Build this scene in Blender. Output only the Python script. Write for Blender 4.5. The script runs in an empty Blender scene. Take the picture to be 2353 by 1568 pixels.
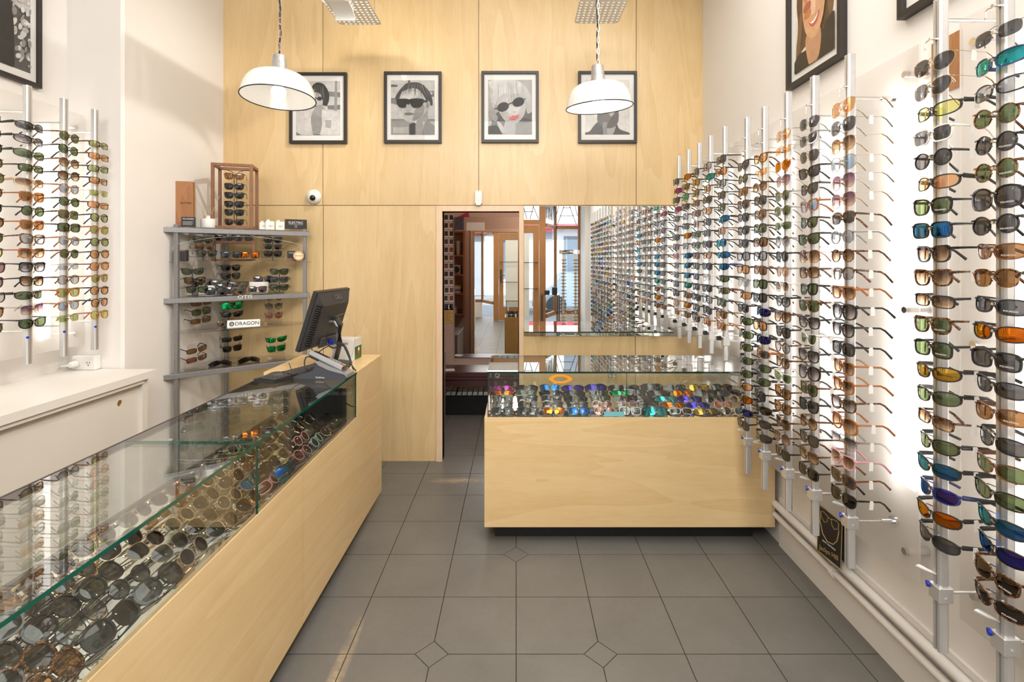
import bpy, math, random
from mathutils import Matrix, Vector, Euler
PI = math.pi
R = math.radians
random.seed(7)
C = bpy.context.scene.collection
SC = bpy.context.scene

# ------------------------------------------------------------------ camera, world, sun, lights, exposure
F, VX, HY, EYE = 1147.0, 1186.0, 598.0, 1.6
cam_d = bpy.data.cameras.new('camera')
cam_d.sensor_width = 36.0
cam_d.lens = F / 2353 * 36
cam_d.shift_x = -(VX - 1176.5) / 2353
cam_d.shift_y = (HY - 784.0) / 2353
cam_d.clip_start = 0.02
cam = bpy.data.objects.new('camera', cam_d)
C.objects.link(cam)
cam.location = (0, 0, EYE)
cam.rotation_euler = (R(90), 0, 0)
SC.camera = cam

world = bpy.data.worlds.new('world')
SC.world = world
world.use_nodes = True
bg = world.node_tree.nodes['Background']
bg.inputs[0].default_value = (0.80, 0.90, 1.0, 1)
bg.inputs[1].default_value = 3.2

def light(name, kind, loc, rot, energy, color, **kw):
    l = bpy.data.lights.new(name, kind)
    l.energy = energy
    l.color = color
    for k, v in kw.items():
        setattr(l, k, v)
    o = bpy.data.objects.new(name, l)
    C.objects.link(o)
    o.location = loc
    o.rotation_euler = rot
    return o

WARM = (1.0, 0.90, 0.76)
NEUT = (1.0, 0.975, 0.935)
light('sun', 'SUN', (0, 0, 10), (R(-48), R(8), 0), 9.0, (1, 0.96, 0.9), angle=R(1))
light('ceiling_bounce_fill', 'AREA', (-0.05, 1.2, 4.08), (0, R(15), 0), 128, NEUT, shape='RECTANGLE', size=3.0, size_y=3.6)  # added soft fill in place of ceiling bounce, tilted towards the left counter
light('entrance_fill', 'AREA', (-0.35, -1.3, 3.6), (R(48), 0, 0), 105, NEUT, shape='RECTANGLE', size=2.6, size_y=1.2)  # added fill from the camera side, standing in for daylight on counter fronts
light('spot_on_panelling', 'SPOT', (-1.12, 2.95, 3.42), (R(72), 0, R(-6)), 14, WARM, spot_size=R(80), spot_blend=1.0, shadow_soft_size=0.04)
light('spot_on_shelving', 'SPOT', (-0.5, 3.05, 3.55), (R(50), 0, R(76)), 62, (1, .95, .88), spot_size=R(84), spot_blend=0.9, shadow_soft_size=0.02)
light('left_counter_fill', 'SPOT', (0.9, 0.7, 3.9), (R(35), 0, R(64)), 150, NEUT, spot_size=R(72), spot_blend=1.0, shadow_soft_size=0.12)  # extra spot without a fixture, added to brighten the left counter side
light('back_room_lamp', 'POINT', (0.3, 4.7, 2.35), (0, 0, 0), 13.0, (1, 0.80, 0.66), shadow_soft_size=0.08)

SC.view_settings.view_transform = 'Standard'
SC.view_settings.look = 'None'
SC.view_settings.exposure = 0.16
SC.view_settings.gamma = 1
SC.view_settings.use_curve_mapping = False
cy = SC.cycles
cy.max_bounces = 8
cy.diffuse_bounces = 3
cy.glossy_bounces = 5
cy.transmission_bounces = 6
cy.transparent_max_bounces = 28
cy.caustics_reflective = False
cy.caustics_refractive = False
cy.sample_clamp_indirect = 4.0
cy.use_denoising = True

# ------------------------------------------------------------------ measuring helpers
def X(px, d): return (px - VX) * d / F
def Z(py, d): return EYE - (py - HY) * d / F

# ------------------------------------------------------------------ materials
MATS = {}
class NT:
    def __init__(s, name):
        m = bpy.data.materials.new(name)
        m.use_nodes = True
        s.m = m
        s.t = m.node_tree
        s.b = s.t.nodes['Principled BSDF']
        s.out = s.t.nodes['Material Output']
    def n(s, kind, **kw):
        x = s.t.nodes.new(kind)
        for k, v in kw.items():
            if hasattr(x, k): setattr(x, k, v)
            else: x.inputs[k.replace('_', ' ')].default_value = v
        return x
    def l(s, a, b): s.t.links.new(a, b)
    def coord(s, scale=(1, 1, 1), kind='Object', rot=(0, 0, 0)):
        tc = s.n('ShaderNodeTexCoord')
        mp = s.n('ShaderNodeMapping')
        mp.inputs['Scale'].default_value = scale
        mp.inputs['Rotation'].default_value = rot
        s.l(tc.outputs[kind], mp.inputs[0])
        return mp.outputs[0]
    def noise(s, vec, scale=5, detail=4, rough=.55, dist=0):
        x = s.n('ShaderNodeTexNoise')
        x.inputs['Scale'].default_value = scale
        x.inputs['Detail'].default_value = detail
        x.inputs['Roughness'].default_value = rough
        x.inputs['Distortion'].default_value = dist
        s.l(vec, x.inputs['Vector'])
        return x.outputs[0]
    def ramp(s, fac, stops):
        x = s.n('ShaderNodeValToRGB')
        e = x.color_ramp.elements
        while len(e) < len(stops): e.new(.5)
        for i, (p, c) in enumerate(stops):
            e[i].position = p
            e[i].color = (*c, 1) if len(c) == 3 else c
        s.l(fac, x.inputs[0])
        return x.outputs[0]
    def math(s, op, a, b=None):
        x = s.n('ShaderNodeMath', operation=op)
        for i, v in enumerate((a, b)):
            if v is None: continue
            if isinstance(v, (int, float)): x.inputs[i].default_value = v
            else: s.l(v, x.inputs[i])
        return x.outputs[0]
    def schlick(s, f0, strength=1.0):
        """reflectance of a thin sheet, the same from both sides"""
        g = s.n('ShaderNodeNewGeometry')
        d = s.n('ShaderNodeVectorMath', operation='DOT_PRODUCT')
        s.l(g.outputs['Incoming'], d.inputs[0]); s.l(g.outputs['Normal'], d.inputs[1])
        c = s.math('SUBTRACT', 1.0, s.math('ABSOLUTE', d.outputs['Value']))
        p = s.math('POWER', s.math('MAXIMUM', c, 0.0), 5.0)
        return s.math('MINIMUM', s.math('ADD', f0 * strength, s.math('MULTIPLY', p, (1 - f0) * strength)), .96)
    def bump(s, h, strength=.2, dist=.01):
        x = s.n('ShaderNodeBump')
        x.inputs['Strength'].default_value = strength
        x.inputs['Distance'].default_value = dist
        s.l(h, x.inputs['Height'])
        s.l(x.outputs[0], s.b.inputs['Normal'])

def mat(name, col, rough=.5, metal=0, emit=None, es=0, spec=.5, coat=0, var=0.0, vscale=30):
    if name in MATS: return MATS[name]
    k = NT(name)
    b = k.b
    b.inputs['Base Color'].default_value = (*col, 1)
    b.inputs['Roughness'].default_value = rough
    b.inputs['Metallic'].default_value = metal
    b.inputs['Specular IOR Level'].default_value = spec
    b.inputs['Coat Weight'].default_value = coat
    if var:
        n = k.noise(k.coord(), vscale, 4)
        c = k.ramp(n, [(.3, tuple(x * (1 - var) for x in col)), (.7, tuple(min(1, x * (1 + var)) for x in col))])
        k.l(c, b.inputs['Base Color'])
    if emit:
        b.inputs['Emission Color'].default_value = (*emit, 1)
        b.inputs['Emission Strength'].default_value = es
    MATS[name] = k.m
    return k.m

def wood(name, c1, c2, grain='z', rough=.42, seed=0.0, scale=1.0, coat=.15):
    k = NT(name)
    long = {'x': (0.12, 1, 1), 'y': (1, 0.12, 1), 'z': (1, 1, 0.12)}[grain]
    tc = k.n('ShaderNodeTexCoord')
    mp = k.n('ShaderNodeMapping')
    mp.inputs['Scale'].default_value = tuple(v * scale for v in long)
    mp.inputs['Location'].default_value = (seed, seed * 1.7, seed * .6)
    k.l(tc.outputs['Object'], mp.inputs[0])
    v = mp.outputs[0]
    fine = k.noise(v, 55, 5, .6, .3)
    big = k.noise(v, 2.0, 3, .45, .5)
    cath = k.math('FRACT', k.math('MULTIPLY', big, 11.0))
    blot = k.noise(k.coord((1, 1, 1)), 1.6, 2)
    f = k.math('ADD', k.math('MULTIPLY', fine, .42), k.math('MULTIPLY', cath, .17))
    f = k.math('ADD', f, k.math('MULTIPLY', blot, .45))
    col = k.ramp(f, [(.25, c1), (.85, c2)])
    k.l(col, k.b.inputs['Base Color'])
    k.b.inputs['Roughness'].default_value = rough
    k.b.inputs['Coat Weight'].default_value = coat
    k.b.inputs['Coat Roughness'].default_value = .25
    MATS[name] = k.m
    return k.m

def clear(name, tint, ior=1.45, rough=0.0, strength=1.0):
    """thin clear sheet: tinted see-through with Fresnel reflection"""
    k = NT(name)
    tr = k.n('ShaderNodeBsdfTransparent')
    tr.inputs[0].default_value = (*tint, 1)
    gl = k.n('ShaderNodeBsdfGlossy')
    gl.inputs['Roughness'].default_value = rough
    mx = k.n('ShaderNodeMixShader')
    k.l(k.schlick(((ior - 1) / (ior + 1)) ** 2, strength), mx.inputs[0])
    k.l(tr.outputs[0], mx.inputs[1])
    k.l(gl.outputs[0], mx.inputs[2])
    k.l(mx.outputs[0], k.out.inputs[0])
    MATS[name] = k.m
    return k.m

def lens(name, top, bottom=None, refl=.03, rcol=(1, 1, 1), rcol2=None):
    """sunglass lens: tinted, optionally fading downwards, with clear or coloured mirror coating"""
    k = NT(name)
    tr = k.n('ShaderNodeBsdfTransparent')
    if bottom is None:
        tr.inputs[0].default_value = (*top, 1)
    else:
        tc = k.n('ShaderNodeTexCoord')
        sp = k.n('ShaderNodeSeparateXYZ')
        k.l(tc.outputs['Generated'], sp.inputs[0])
        k.l(k.ramp(sp.outputs[2], [(.1, bottom), (.85, top)]), tr.inputs[0])
    gl = k.n('ShaderNodeBsdfGlossy')
    gl.inputs['Roughness'].default_value = .04
    gl.inputs['Color'].default_value = (*rcol, 1)
    if rcol2:
        lw = k.n('ShaderNodeLayerWeight')
        lw.inputs[0].default_value = .5
        k.l(k.ramp(lw.outputs[1], [(.15, rcol), (.75, rcol2)]), gl.inputs['Color'])
    mx = k.n('ShaderNodeMixShader')
    k.l(k.math('MINIMUM', k.math('ADD', k.schlick(.04), refl * .8), .92), mx.inputs[0])
    k.l(tr.outputs[0], mx.inputs[1])
    k.l(gl.outputs[0], mx.inputs[2])
    k.l(mx.outputs[0], k.out.inputs[0])
    MATS[name] = k.m
    return k.m

# walls
def plaster(name, col, amt=.03, rough=.75):
    k = NT(name)
    n = k.noise(k.coord(), 2.5, 6, .6)
    k.l(k.ramp(n, [(.3, tuple(c * (1 - amt) for c in col)), (.7, col)]), k.b.inputs['Base Color'])
    k.b.inputs['Roughness'].default_value = rough
    k.bump(k.noise(k.coord(), 90, 3), .08, .004)
    MATS[name] = k.m
    return k.m
plaster('white_paint', (.82, .775, .725))
plaster('white_wall_paint', (.82, .775, .725))
plaster('ceiling_paint', (.80, .77, .72))
plaster('pink_plaster', (.62, .44, .36), .08)
plaster('low_wall_paint', (.78, .735, .68), .05)
PLY1, PLY2 = (.66, .44, .195), (.83, .63, .35)
wood('ply_vertical', (.63, .425, .19), (.80, .61, .345), 'z', .38, 0, 1.0)
wood('ply_vertical_b', (.62, .42, .185), (.79, .60, .335), 'z', .38, 3.3, 1.1)
wood('ply_counter_x', PLY1, PLY2, 'x', .35, 1.3, 1.2)
wood('ply_counter_y', PLY1, PLY2, 'y', .35, 5.1, 1.0)
wood('ply_edge', (.44, .26, .12), (.72, .52, .30), 'y', .5, 2, 6)
wood('architrave_wood', (.72, .50, .32), (.84, .64, .44), 'z', .4, 6, 1.5)
wood('teak', (.26, .10, .035), (.48, .22, .08), 'z', .45, 9, 3.0)
wood('walnut', (.16, .06, .025), (.34, .14, .06), 'z', .45, 4, 3.0)
wood('oak_door', (.30, .13, .04), (.46, .22, .08), 'z', .4, 4, 2.0)
wood('mahogany', (.05, .016, .014), (.10, .035, .03), 'x', .3, 4, 2.0)
# floor tiles
def tile_mat():
    k = NT('slate_tile')
    n = k.noise(k.coord(), 3, 6, .65)
    n2 = k.noise(k.coord(), 45, 5, .7)
    f = k.math('ADD', k.math('MULTIPLY', n, .7), k.math('MULTIPLY', n2, .3))
    base = k.ramp(f, [(.3, (.128, .120, .106)), (.7, (.172, .162, .145))])
    dust = k.noise(k.coord(), 9, 8, .75)
    tc = k.n('ShaderNodeTexCoord')
    sp = k.n('ShaderNodeSeparateXYZ')
    k.l(tc.outputs['Object'], sp.inputs[0])
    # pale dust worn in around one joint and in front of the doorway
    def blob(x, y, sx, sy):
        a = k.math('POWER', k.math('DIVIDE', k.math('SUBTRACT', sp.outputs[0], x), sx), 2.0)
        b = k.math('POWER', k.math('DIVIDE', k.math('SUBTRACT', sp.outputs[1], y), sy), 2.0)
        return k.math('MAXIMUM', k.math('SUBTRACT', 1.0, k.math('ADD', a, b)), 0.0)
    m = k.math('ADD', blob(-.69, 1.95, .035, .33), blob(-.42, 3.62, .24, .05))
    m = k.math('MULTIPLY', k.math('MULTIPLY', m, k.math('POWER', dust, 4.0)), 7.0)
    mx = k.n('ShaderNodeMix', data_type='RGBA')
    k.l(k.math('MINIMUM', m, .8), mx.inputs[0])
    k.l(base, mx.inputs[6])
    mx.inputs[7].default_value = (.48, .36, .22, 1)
    k.l(mx.outputs[2], k.b.inputs['Base Color'])
    k.b.inputs['Roughness'].default_value = .42
    k.b.inputs['Specular IOR Level'].default_value = .45
    k.bump(n2, .12, .003)
    MATS['slate_tile'] = k.m
tile_mat()
mat('grout', (.045, .036, .03), .9, var=.3, vscale=60)
mat('brushed_aluminium', (.68, .68, .68), .32, .75, var=.04, vscale=200)
mat('chrome', (.80, .80, .80), .12, 1)
mat('grey_steel', (.30, .30, .305), .42, .6, var=.25, vscale=260)
mat('dark_rail', (.05, .035, .03), .4)
mat('black_paint', (.012, .011, .011), .45, var=.1)
mat('black_gloss', (.008, .008, .008), .15)
mat('black_plastic', (.018, .017, .017), .42, var=.1, vscale=300)
mat('dark_plastic', (.045, .042, .04), .5)
mat('silver_plastic', (.40, .40, .41), .32, .7)
mat('slate_blue_plastic', (.055, .06, .075), .45)
mat('blue_plastic', (.01, .03, .45), .35)
mat('white_plastic', (.80, .78, .74), .35)
mat('white_laminate', (.78, .74, .68), .4, var=.02, vscale=3)
mat('white_laminate_door', (.72, .67, .60), .5, var=.02, vscale=3)
mat('card_white', (.86, .84, .80), .6)
mat('plate_white', (.93, .91, .86), .5)
mat('white_enamel', (.82, .80, .76), .14, coat=.6)
mat('cast_grey', (.42, .40, .38), .42, .55, var=.15, vscale=60)
mat('gunmetal', (.10, .10, .10), .3, .8)
mat('cable_black', (.012, .012, .012), .5)
mat('brass', (.55, .38, .12), .3, 1)
mat('frame_black', (.022, .017, .014), .4, var=.2, vscale=90)
mat('magenta_card', (.50, .02, .08), .6)
mat('yellow_paper', (.70, .48, .14), .7)
mat('orange_emblem', (.85, .33, .015), .3)
mat('cyan_card', (.18, .55, .68), .5)
mat('red_key', (.70, .04, .02), .4)
mat('yellow_key', (.75, .60, .03), .4)
mat('green_key', (.04, .45, .10), .4)
mat('pale_reed', (.66, .50, .26), .7)
mat('gold_ink', (.50, .34, .13), .45)
mat('green_edge', (.002, .085, .055), .08, spec=.8)
mat('dark_green_edge', (.004, .030, .022), .08, spec=.8)
mat('orange_disc', (.85, .30, .08), .6)
mat('cream_disc', (.82, .70, .45), .6)
mat('green_print', (.04, .14, .03), .5, var=.5, vscale=40)
mat('red_print', (.55, .05, .03), .5)
mat('fabric_black', (.010, .010, .011), .95)
mat('mug_white', (.72, .66, .58), .3)
mat('amber_glass', (.09, .025, .01), .1)
mat('asphalt', (.16, .165, .175), .9, var=.2)
mat('facade', (.70, .70, .72), .8, var=.06, vscale=2)
mat('facade_window', (.10, .13, .17), .1)
mat('facade_dark', (.22, .23, .25), .6)
mat('red_awning', (.60, .03, .05), .6)
mat('car_blue', (.22, .27, .34), .2, .3)
mat('frosted_poster', (.72, .69, .60), .7)
mat('lead', (.05, .05, .05), .5)
mat('pale_pole', (.66, .55, .42), .5)
mat('tube_glow', (1, 1, 1), .5, emit=(1.0, .975, .95), es=5.4)
mat('bulb_glow', (1, 1, 1), .5, emit=(1.0, .92, .80), es=14)
mat('bulb_soft', (1, 1, 1), .5, emit=(1.0, .93, .82), es=7)
clear('counter_glass', (.965, .985, .97), 1.52, strength=1.75)
clear('window_glass', (.96, .98, .98), 1.45)
clear('acrylic', (.955, .95, .94), 1.45)
clear('picture_glass', (.97, .97, .97), 1.4, strength=.35)
clear('panel_back', (.98, .98, .98), 1.1)
def opal():
    k = NT('opal_acrylic')
    tl = k.n('ShaderNodeBsdfTranslucent')
    tl.inputs[0].default_value = (.86, .83, .79, 1)
    df = k.n('ShaderNodeBsdfDiffuse')
    df.inputs[0].default_value = (.82, .78, .73, 1)
    tr = k.n('ShaderNodeBsdfTransparent')
    tr.inputs[0].default_value = (.95, .94, .92, 1)
    a = k.n('ShaderNodeMixShader'); a.inputs[0].default_value = .45
    k.l(tl.outputs[0], a.inputs[1]); k.l(df.outputs[0], a.inputs[2])
    b = k.n('ShaderNodeMixShader'); b.inputs[0].default_value = .28
    k.l(a.outputs[0], b.inputs[1]); k.l(tr.outputs[0], b.inputs[2])
    k.l(b.outputs[0], k.out.inputs[0])
    MATS['opal_acrylic'] = k.m
opal()
def mirror_mat():
    k = NT('mirror_silver')
    gl = k.n('ShaderNodeBsdfGlossy')
    gl.inputs['Color'].default_value = (.93, .94, .93, 1)
    gl.inputs['Roughness'].default_value = 0
    k.l(gl.outputs[0], k.out.inputs[0])
    MATS['mirror_silver'] = k.m
mirror_mat()

# spectacle materials
def tort(name, a, b, c):
    k = NT(name)
    n = k.noise(k.coord(), 140, 3, .5, 1.0)
    k.l(k.ramp(n, [(.38, a), (.50, b), (.62, c)]), k.b.inputs['Base Color'])
    k.b.inputs['Roughness'].default_value = .16
    k.b.inputs['Coat Weight'].default_value = .5
    MATS[name] = k.m
FR = {
 'k': ('black', mat('frame_k', (.010, .009, .009), .16, coat=.5)),
 'm': ('matte black', mat('frame_m', (.022, .020, .019), .5)),
 'g': ('gold metal', mat('frame_g', (.58, .45, .30), .22, .9)),
 's': ('silver metal', mat('frame_s', (.42, .42, .43), .22, .9)),
 'w': ('white', mat('frame_w', (.78, .75, .70), .25, coat=.3)),
 'n': ('brown', mat('frame_n', (.16, .055, .02), .22, coat=.4)),
 'a': ('amber', mat('frame_a', (.36, .12, .025), .18, coat=.5)),
 'b': ('navy blue', mat('frame_b', (.02, .035, .13), .2, coat=.4)),
 'p': ('pink', mat('frame_p', (.62, .30, .34), .25, coat=.4)),
 'u': ('pale mint', mat('frame_u', (.50, .68, .62), .25, coat=.4)),
}
tort('frame_t', (.014, .007, .004), (.075, .026, .008), (.28, .115, .028))
FR['t'] = ('tortoiseshell', MATS['frame_t'])
clear('frame_c', (.80, .78, .76), 1.5)
FR['c'] = ('clear', MATS['frame_c'])
LE = {
 'k': ('dark grey', lens('lens_k', (.33, .33, .345))),
 'g': ('green', lens('lens_g', (.38, .45, .31))),
 'n': ('brown', lens('lens_n', (.60, .42, .25))),
 'a': ('amber', lens('lens_a', (.92, .68, .47))),
 'N': ('fading brown', lens('lens_fn', (.36, .24, .17), (.92, .80, .66))),
 'G': ('fading grey', lens('lens_fg', (.28, .26, .30), (.90, .87, .86))),
 'B': ('mirrored blue', lens('lens_b', (.20, .26, .32), None, .45, (.06, .30, .95), (.15, .75, .85))),
 'C': ('mirrored turquoise', lens('lens_c', (.20, .32, .32), None, .50, (.05, .62, .70), (.25, .85, .60))),
 'E': ('mirrored green', lens('lens_e', (.16, .30, .16), None, .55, (.03, .85, .25), (.02, .25, .85))),
 'O': ('mirrored orange', lens('lens_o', (.40, .20, .10), None, .55, (1.0, .26, .02), (1.0, .55, .05))),
 'P': ('mirrored purple', lens('lens_p', (.28, .16, .30), None, .42, (.80, .10, .60), (.85, .35, .20))),
 'V': ('mirrored violet blue', lens('lens_v', (.10, .10, .20), None, .38, (.16, .10, .85), (.05, .30, .80))),
 'R': ('fading plum', lens('lens_fr', (.40, .25, .38), (.95, .82, .76))),
 'M': ('mirrored rose', lens('lens_m', (.55, .36, .36), None, .40, (.95, .55, .60), (.80, .60, .85))),
 'y': ('yellow', lens('lens_y', (.92, .91, .55))),
 'Y': ('mirrored gold', lens('lens_gold', (.45, .34, .14), None, .40, (.95, .62, .12), (.90, .75, .30))),
 'l': ('pale grey', lens('lens_l', (.75, .76, .78))),
 'L': ('pale blue', lens('lens_pb', (.67, .76, .85))),
 'o': ('olive green', lens('lens_ol', (.68, .72, .48))),
 'd': ('near-black', lens('lens_d', (.09, .09, .10))),
 'D': ('dark brown', lens('lens_dn', (.17, .10, .06))),
}

# ------------------------------------------------------------------ mesh builder
class MB:
    def __init__(s):
        s.v, s.f, s.m = [], [], []
        s.cur = 0
    def add(s, vs, fs, mi=None):
        o = len(s.v)
        s.v.extend(tuple(p) for p in vs)
        s.f.extend(tuple(i + o for i in f) for f in fs)
        s.m.extend([s.cur if mi is None else mi] * len(fs))
    def box(s, a, b, M=None, mi=None):
        (x0, y0, z0), (x1, y1, z1) = a, b
        if x0 > x1: x0, x1 = x1, x0
        if y0 > y1: y0, y1 = y1, y0
        if z0 > z1: z0, z1 = z1, z0
        vs = [Vector(p) for p in ((x0,y0,z0),(x1,y0,z0),(x1,y1,z0),(x0,y1,z0),(x0,y0,z1),(x1,y0,z1),(x1,y1,z1),(x0,y1,z1))]
        if M: vs = [M @ v for v in vs]
        s.add(vs, [(0,3,2,1),(4,5,6,7),(0,1,5,4),(1,2,6,5),(2,3,7,6),(3,0,4,7)], mi)
        return s
    def bbox(s, a, b, r=.002, M=None, mi=None):
        """box with chamfered edges"""
        (x0, y0, z0), (x1, y1, z1) = a, b
        pts = [(x0+r,y0),(x1-r,y0),(x1,y0+r),(x1,y1-r),(x1-r,y1),(x0+r,y1),(x0,y1-r),(x0,y0+r)]
        ins = [(x0+r,y0+r),(x1-r,y0+r),(x1-r,y0+r),(x1-r,y1-r),(x1-r,y1-r),(x0+r,y1-r),(x0+r,y1-r),(x0+r,y0+r)]
        rings = [[(*p, z0) for p in ins], [(*p, z0+r) for p in pts], [(*p, z1-r) for p in pts], [(*p, z1) for p in ins]]
        vs = [Vector(p) for q in rings for p in q]
        if M: vs = [M @ v for v in vs]
        fs = []
        for k in range(3):
            for i in range(8):
                j = (i + 1) % 8
                fs.append((k*8+i, k*8+j, (k+1)*8+j, (k+1)*8+i))
        fs.append(tuple(range(7, -1, -1)))
        fs.append(tuple(range(24, 32)))
        s.add(vs, fs, mi)
        return s
    def tube(s, path, r, n=8, cap=True, mi=None, flat=None):
        """sweep a circle (or flat=(w,h) rectangle-like) along a path; r may be a list"""
        P = [Vector(p) for p in path]
        rr = r if isinstance(r, (list, tuple)) else [r] * len(P)
        vs = []
        up = Vector((0, 0, 1))
        for i, p in enumerate(P):
            t = (P[min(i + 1, len(P) - 1)] - P[max(i - 1, 0)]).normalized()
            a = t.cross(up)
            if a.length < 1e-3: a = t.cross(Vector((0, 1, 0)))
            a.normalize()
            b = a.cross(t).normalized()
            for k in range(n):
                th = 2 * PI * k / n + PI / n
                if flat:
                    w, h = flat if not isinstance(flat[0], (list, tuple)) else flat[i]
                    vs.append(p + a * (w * math.cos(th)) + b * (h * math.sin(th)))
                else:
                    vs.append(p + a * (rr[i] * math.cos(th)) + b * (rr[i] * math.sin(th)))
        fs = []
        for i in range(len(P) - 1):
            for k in range(n):
                k2 = (k + 1) % n
                fs.append((i*n+k, i*n+k2, (i+1)*n+k2, (i+1)*n+k))
        if cap:
            fs.append(tuple(range(n - 1, -1, -1)))
            fs.append(tuple(range((len(P)-1)*n, len(P)*n)))
        s.add(vs, fs, mi)
        return s
    def lathe(s, prof, n=24, M=None, mi=None, cap=True):
        """profile of (radius, z)"""
        vs = []
        for r, z in prof:
            for k in range(n):
                th = 2 * PI * k / n
                vs.append(Vector((r * math.cos(th), r * math.sin(th), z)))
        if M: vs = [M @ v for v in vs]
        fs = []
        for i in range(len(prof) - 1):
            for k in range(n):
                k2 = (k + 1) % n
                fs.append((i*n+k, i*n+k2, (i+1)*n+k2, (i+1)*n+k))
        if cap:
            if prof[0][0] > 1e-5: fs.append(tuple(range(n - 1, -1, -1)))
            if prof[-1][0] > 1e-5: fs.append(tuple(range((len(prof)-1)*n, len(prof)*n)))
        s.add(vs, fs, mi)
        return s
    def prism(s, pts, lo, hi, axis='z', M=None, mi=None):
        """extrude a 2-D outline along an axis"""
        def p3(p, h):
            return {'z': (p[0], p[1], h), 'y': (p[0], h, p[1]), 'x': (h, p[0], p[1])}[axis]
        n = len(pts)
        vs = [Vector(p3(p, lo)) for p in pts] + [Vector(p3(p, hi)) for p in pts]
        if M: vs = [M @ v for v in vs]
        fs = [tuple(range(n - 1, -1, -1)), tuple(range(n, 2 * n))]
        for i in range(n):
            j = (i + 1) % n
            fs.append((i, j, n + j, n + i))
        s.add(vs, fs, mi)
        return s
    def sphere(s, c, r, n=16, m=10, sc=(1, 1, 1), mi=None):
        prof = [(max(1e-6, math.sin(PI * i / m)), -math.cos(PI * i / m)) for i in range(m + 1)]
        M = Matrix.Translation(Vector(c)) @ Matrix.Diagonal((r*sc[0], r*sc[1], r*sc[2], 1))
        return s.lathe(prof, n, M, mi, cap=False)
    def mesh(s, name, mats, smooth=False):
        me = bpy.data.meshes.new(name)
        me.from_pydata([tuple(v) for v in s.v], [], s.f)
        for m in (mats if isinstance(mats, (list, tuple)) else [mats]):
            me.materials.append(MATS[m] if isinstance(m, str) else m)
        if len(me.materials) > 1: me.polygons.foreach_set('material_index', s.m)
        me.validate()
        if smooth:
            me.polygons.foreach_set('use_smooth', [True] * len(me.polygons))
            try: me.set_sharp_from_angle(angle=R(38))
            except Exception: pass
        me.update()
        return me

def link(name, me, parent=None, loc=None, rot=None):
    o = bpy.data.objects.new(name, me)
    C.objects.link(o)
    if parent: o.parent = parent
    if loc is not None: o.location = loc
    if rot is not None: o.rotation_euler = rot
    return o
def tag(o, label, cat, group=None, kind=None):
    o['label'] = label
    o['category'] = cat
    if group: o['group'] = group
    if kind: o['kind'] = kind
    return o
def thing(name, label, cat, loc=(0, 0, 0), rz=0, group=None, rot=None):
    o = bpy.data.objects.new(name, None)
    o.empty_display_size = .05
    C.objects.link(o)
    o.location = loc
    o.rotation_euler = rot if rot else (0, 0, rz)
    return tag(o, label, cat, group)
def part(name, mb, mats, parent, smooth=False, loc=None, rot=None, label=None):
    o = link(name, mb.mesh(name, mats, smooth), parent, loc, rot)
    if label: o['label'] = label
    return o
def solo(name, mb, mats, label, cat, loc=(0, 0, 0), rz=0, group=None, smooth=False, rot=None):
    o = link(name, mb.mesh(name, mats, smooth), None, loc, rot if rot else (0, 0, rz))
    return tag(o, label, cat, group)
def struct(name, mb, mats, parent=None, smooth=False):
    o = link(name, mb.mesh(name, mats, smooth), parent)
    if not parent: o['kind'] = 'structure'
    return o
def text(name, body, size, m, parent, loc, rot, ext=.0004, align='CENTER', sx=1.0):
    cu = bpy.data.curves.new(name, 'FONT')
    cu.body = body
    cu.size = size
    cu.extrude = ext
    cu.align_x = align
    cu.align_y = 'CENTER'
    cu.materials.append(MATS[m])
    tmp = bpy.data.objects.new(name, cu)
    me = bpy.data.meshes.new_from_object(tmp)
    bpy.data.objects.remove(tmp)
    bpy.data.curves.remove(cu)
    me.name = name
    o = bpy.data.objects.new(name, me)
    C.objects.link(o)
    o.parent = parent
    o.location = loc
    o.rotation_euler = rot
    o.scale = (sx, 1, 1)
    return o

# ------------------------------------------------------------------ the setting
RW, LW, LA, BW, FW, CH = 1.485, -2.33, -2.645, 3.972, -2.2, 4.15   # right wall, left wall, left alcove, back wall, shop front, ceiling
T0 = .343
def floor_mesh():
    b = MB()
    b.box((-2.9, FW - .9, -.06), (1.8, 5.62, -.0025), mi=0)
    g = .0022
    dia = {(0, 2), (-1, 0), (1, 0)}
    r = .066
    for i in range(-9, 6):
        for j in range(-15, 11):
            x0, x1 = i*T0 + g, (i+1)*T0 - g
            y0, y1 = 2.026 + j*T0 + g, 2.026 + (j+1)*T0 - g
            x0c, x1c = max(x0, -2.7), min(x1, 1.5)
            if x0c >= x1c: continue
            pts = []
            for (cx, cyy, ii, jj, sx, sy) in ((x0c, y0, i, j, 1, 1), (x1c, y0, i+1, j, -1, 1), (x1c, y1, i+1, j+1, -1, -1), (x0c, y1, i, j+1, 1, -1)):
                if (ii, jj) in dia:
                    a, c = (cx + sx * r, cyy), (cx, cyy + sy * r)
                    pts += [c, a] if (sx * sy > 0) else [a, c]
                else: pts.append((cx, cyy))
            b.prism(pts, -.0024, 0, mi=1)
    for (i, j) in dia:
        x, y, q = i*T0, 2.026 + j*T0, r - .001
        b.prism([(x-q, y), (x, y-q), (x+q, y), (x, y+q)], -.0024, 0, mi=1)
    return b
struct('floor', floor_mesh(), ['grout', 'slate_tile'])
struct('ceiling', MB().box((-2.9, FW - 1, CH), (1.7, 5.7, CH + .1)), 'ceiling_paint')
struct('wall_right', MB().box((RW, FW - 1, 0), (RW + .15, BW + 1.6, CH)), 'white_wall_paint')
b = MB()
b.box((LA - .15, FW - 1, 0), (LA, 2.955, CH))
struct('wall_left', b, 'white_paint')
b = MB()
b.prism([(LA - .15, 2.955), (LW - .012, 2.955), (LW, 2.972), (LW, BW + .1), (LA - .15, BW + .1)], 0, CH)
struct('wall_left_rear', b, 'white_paint')
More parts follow.
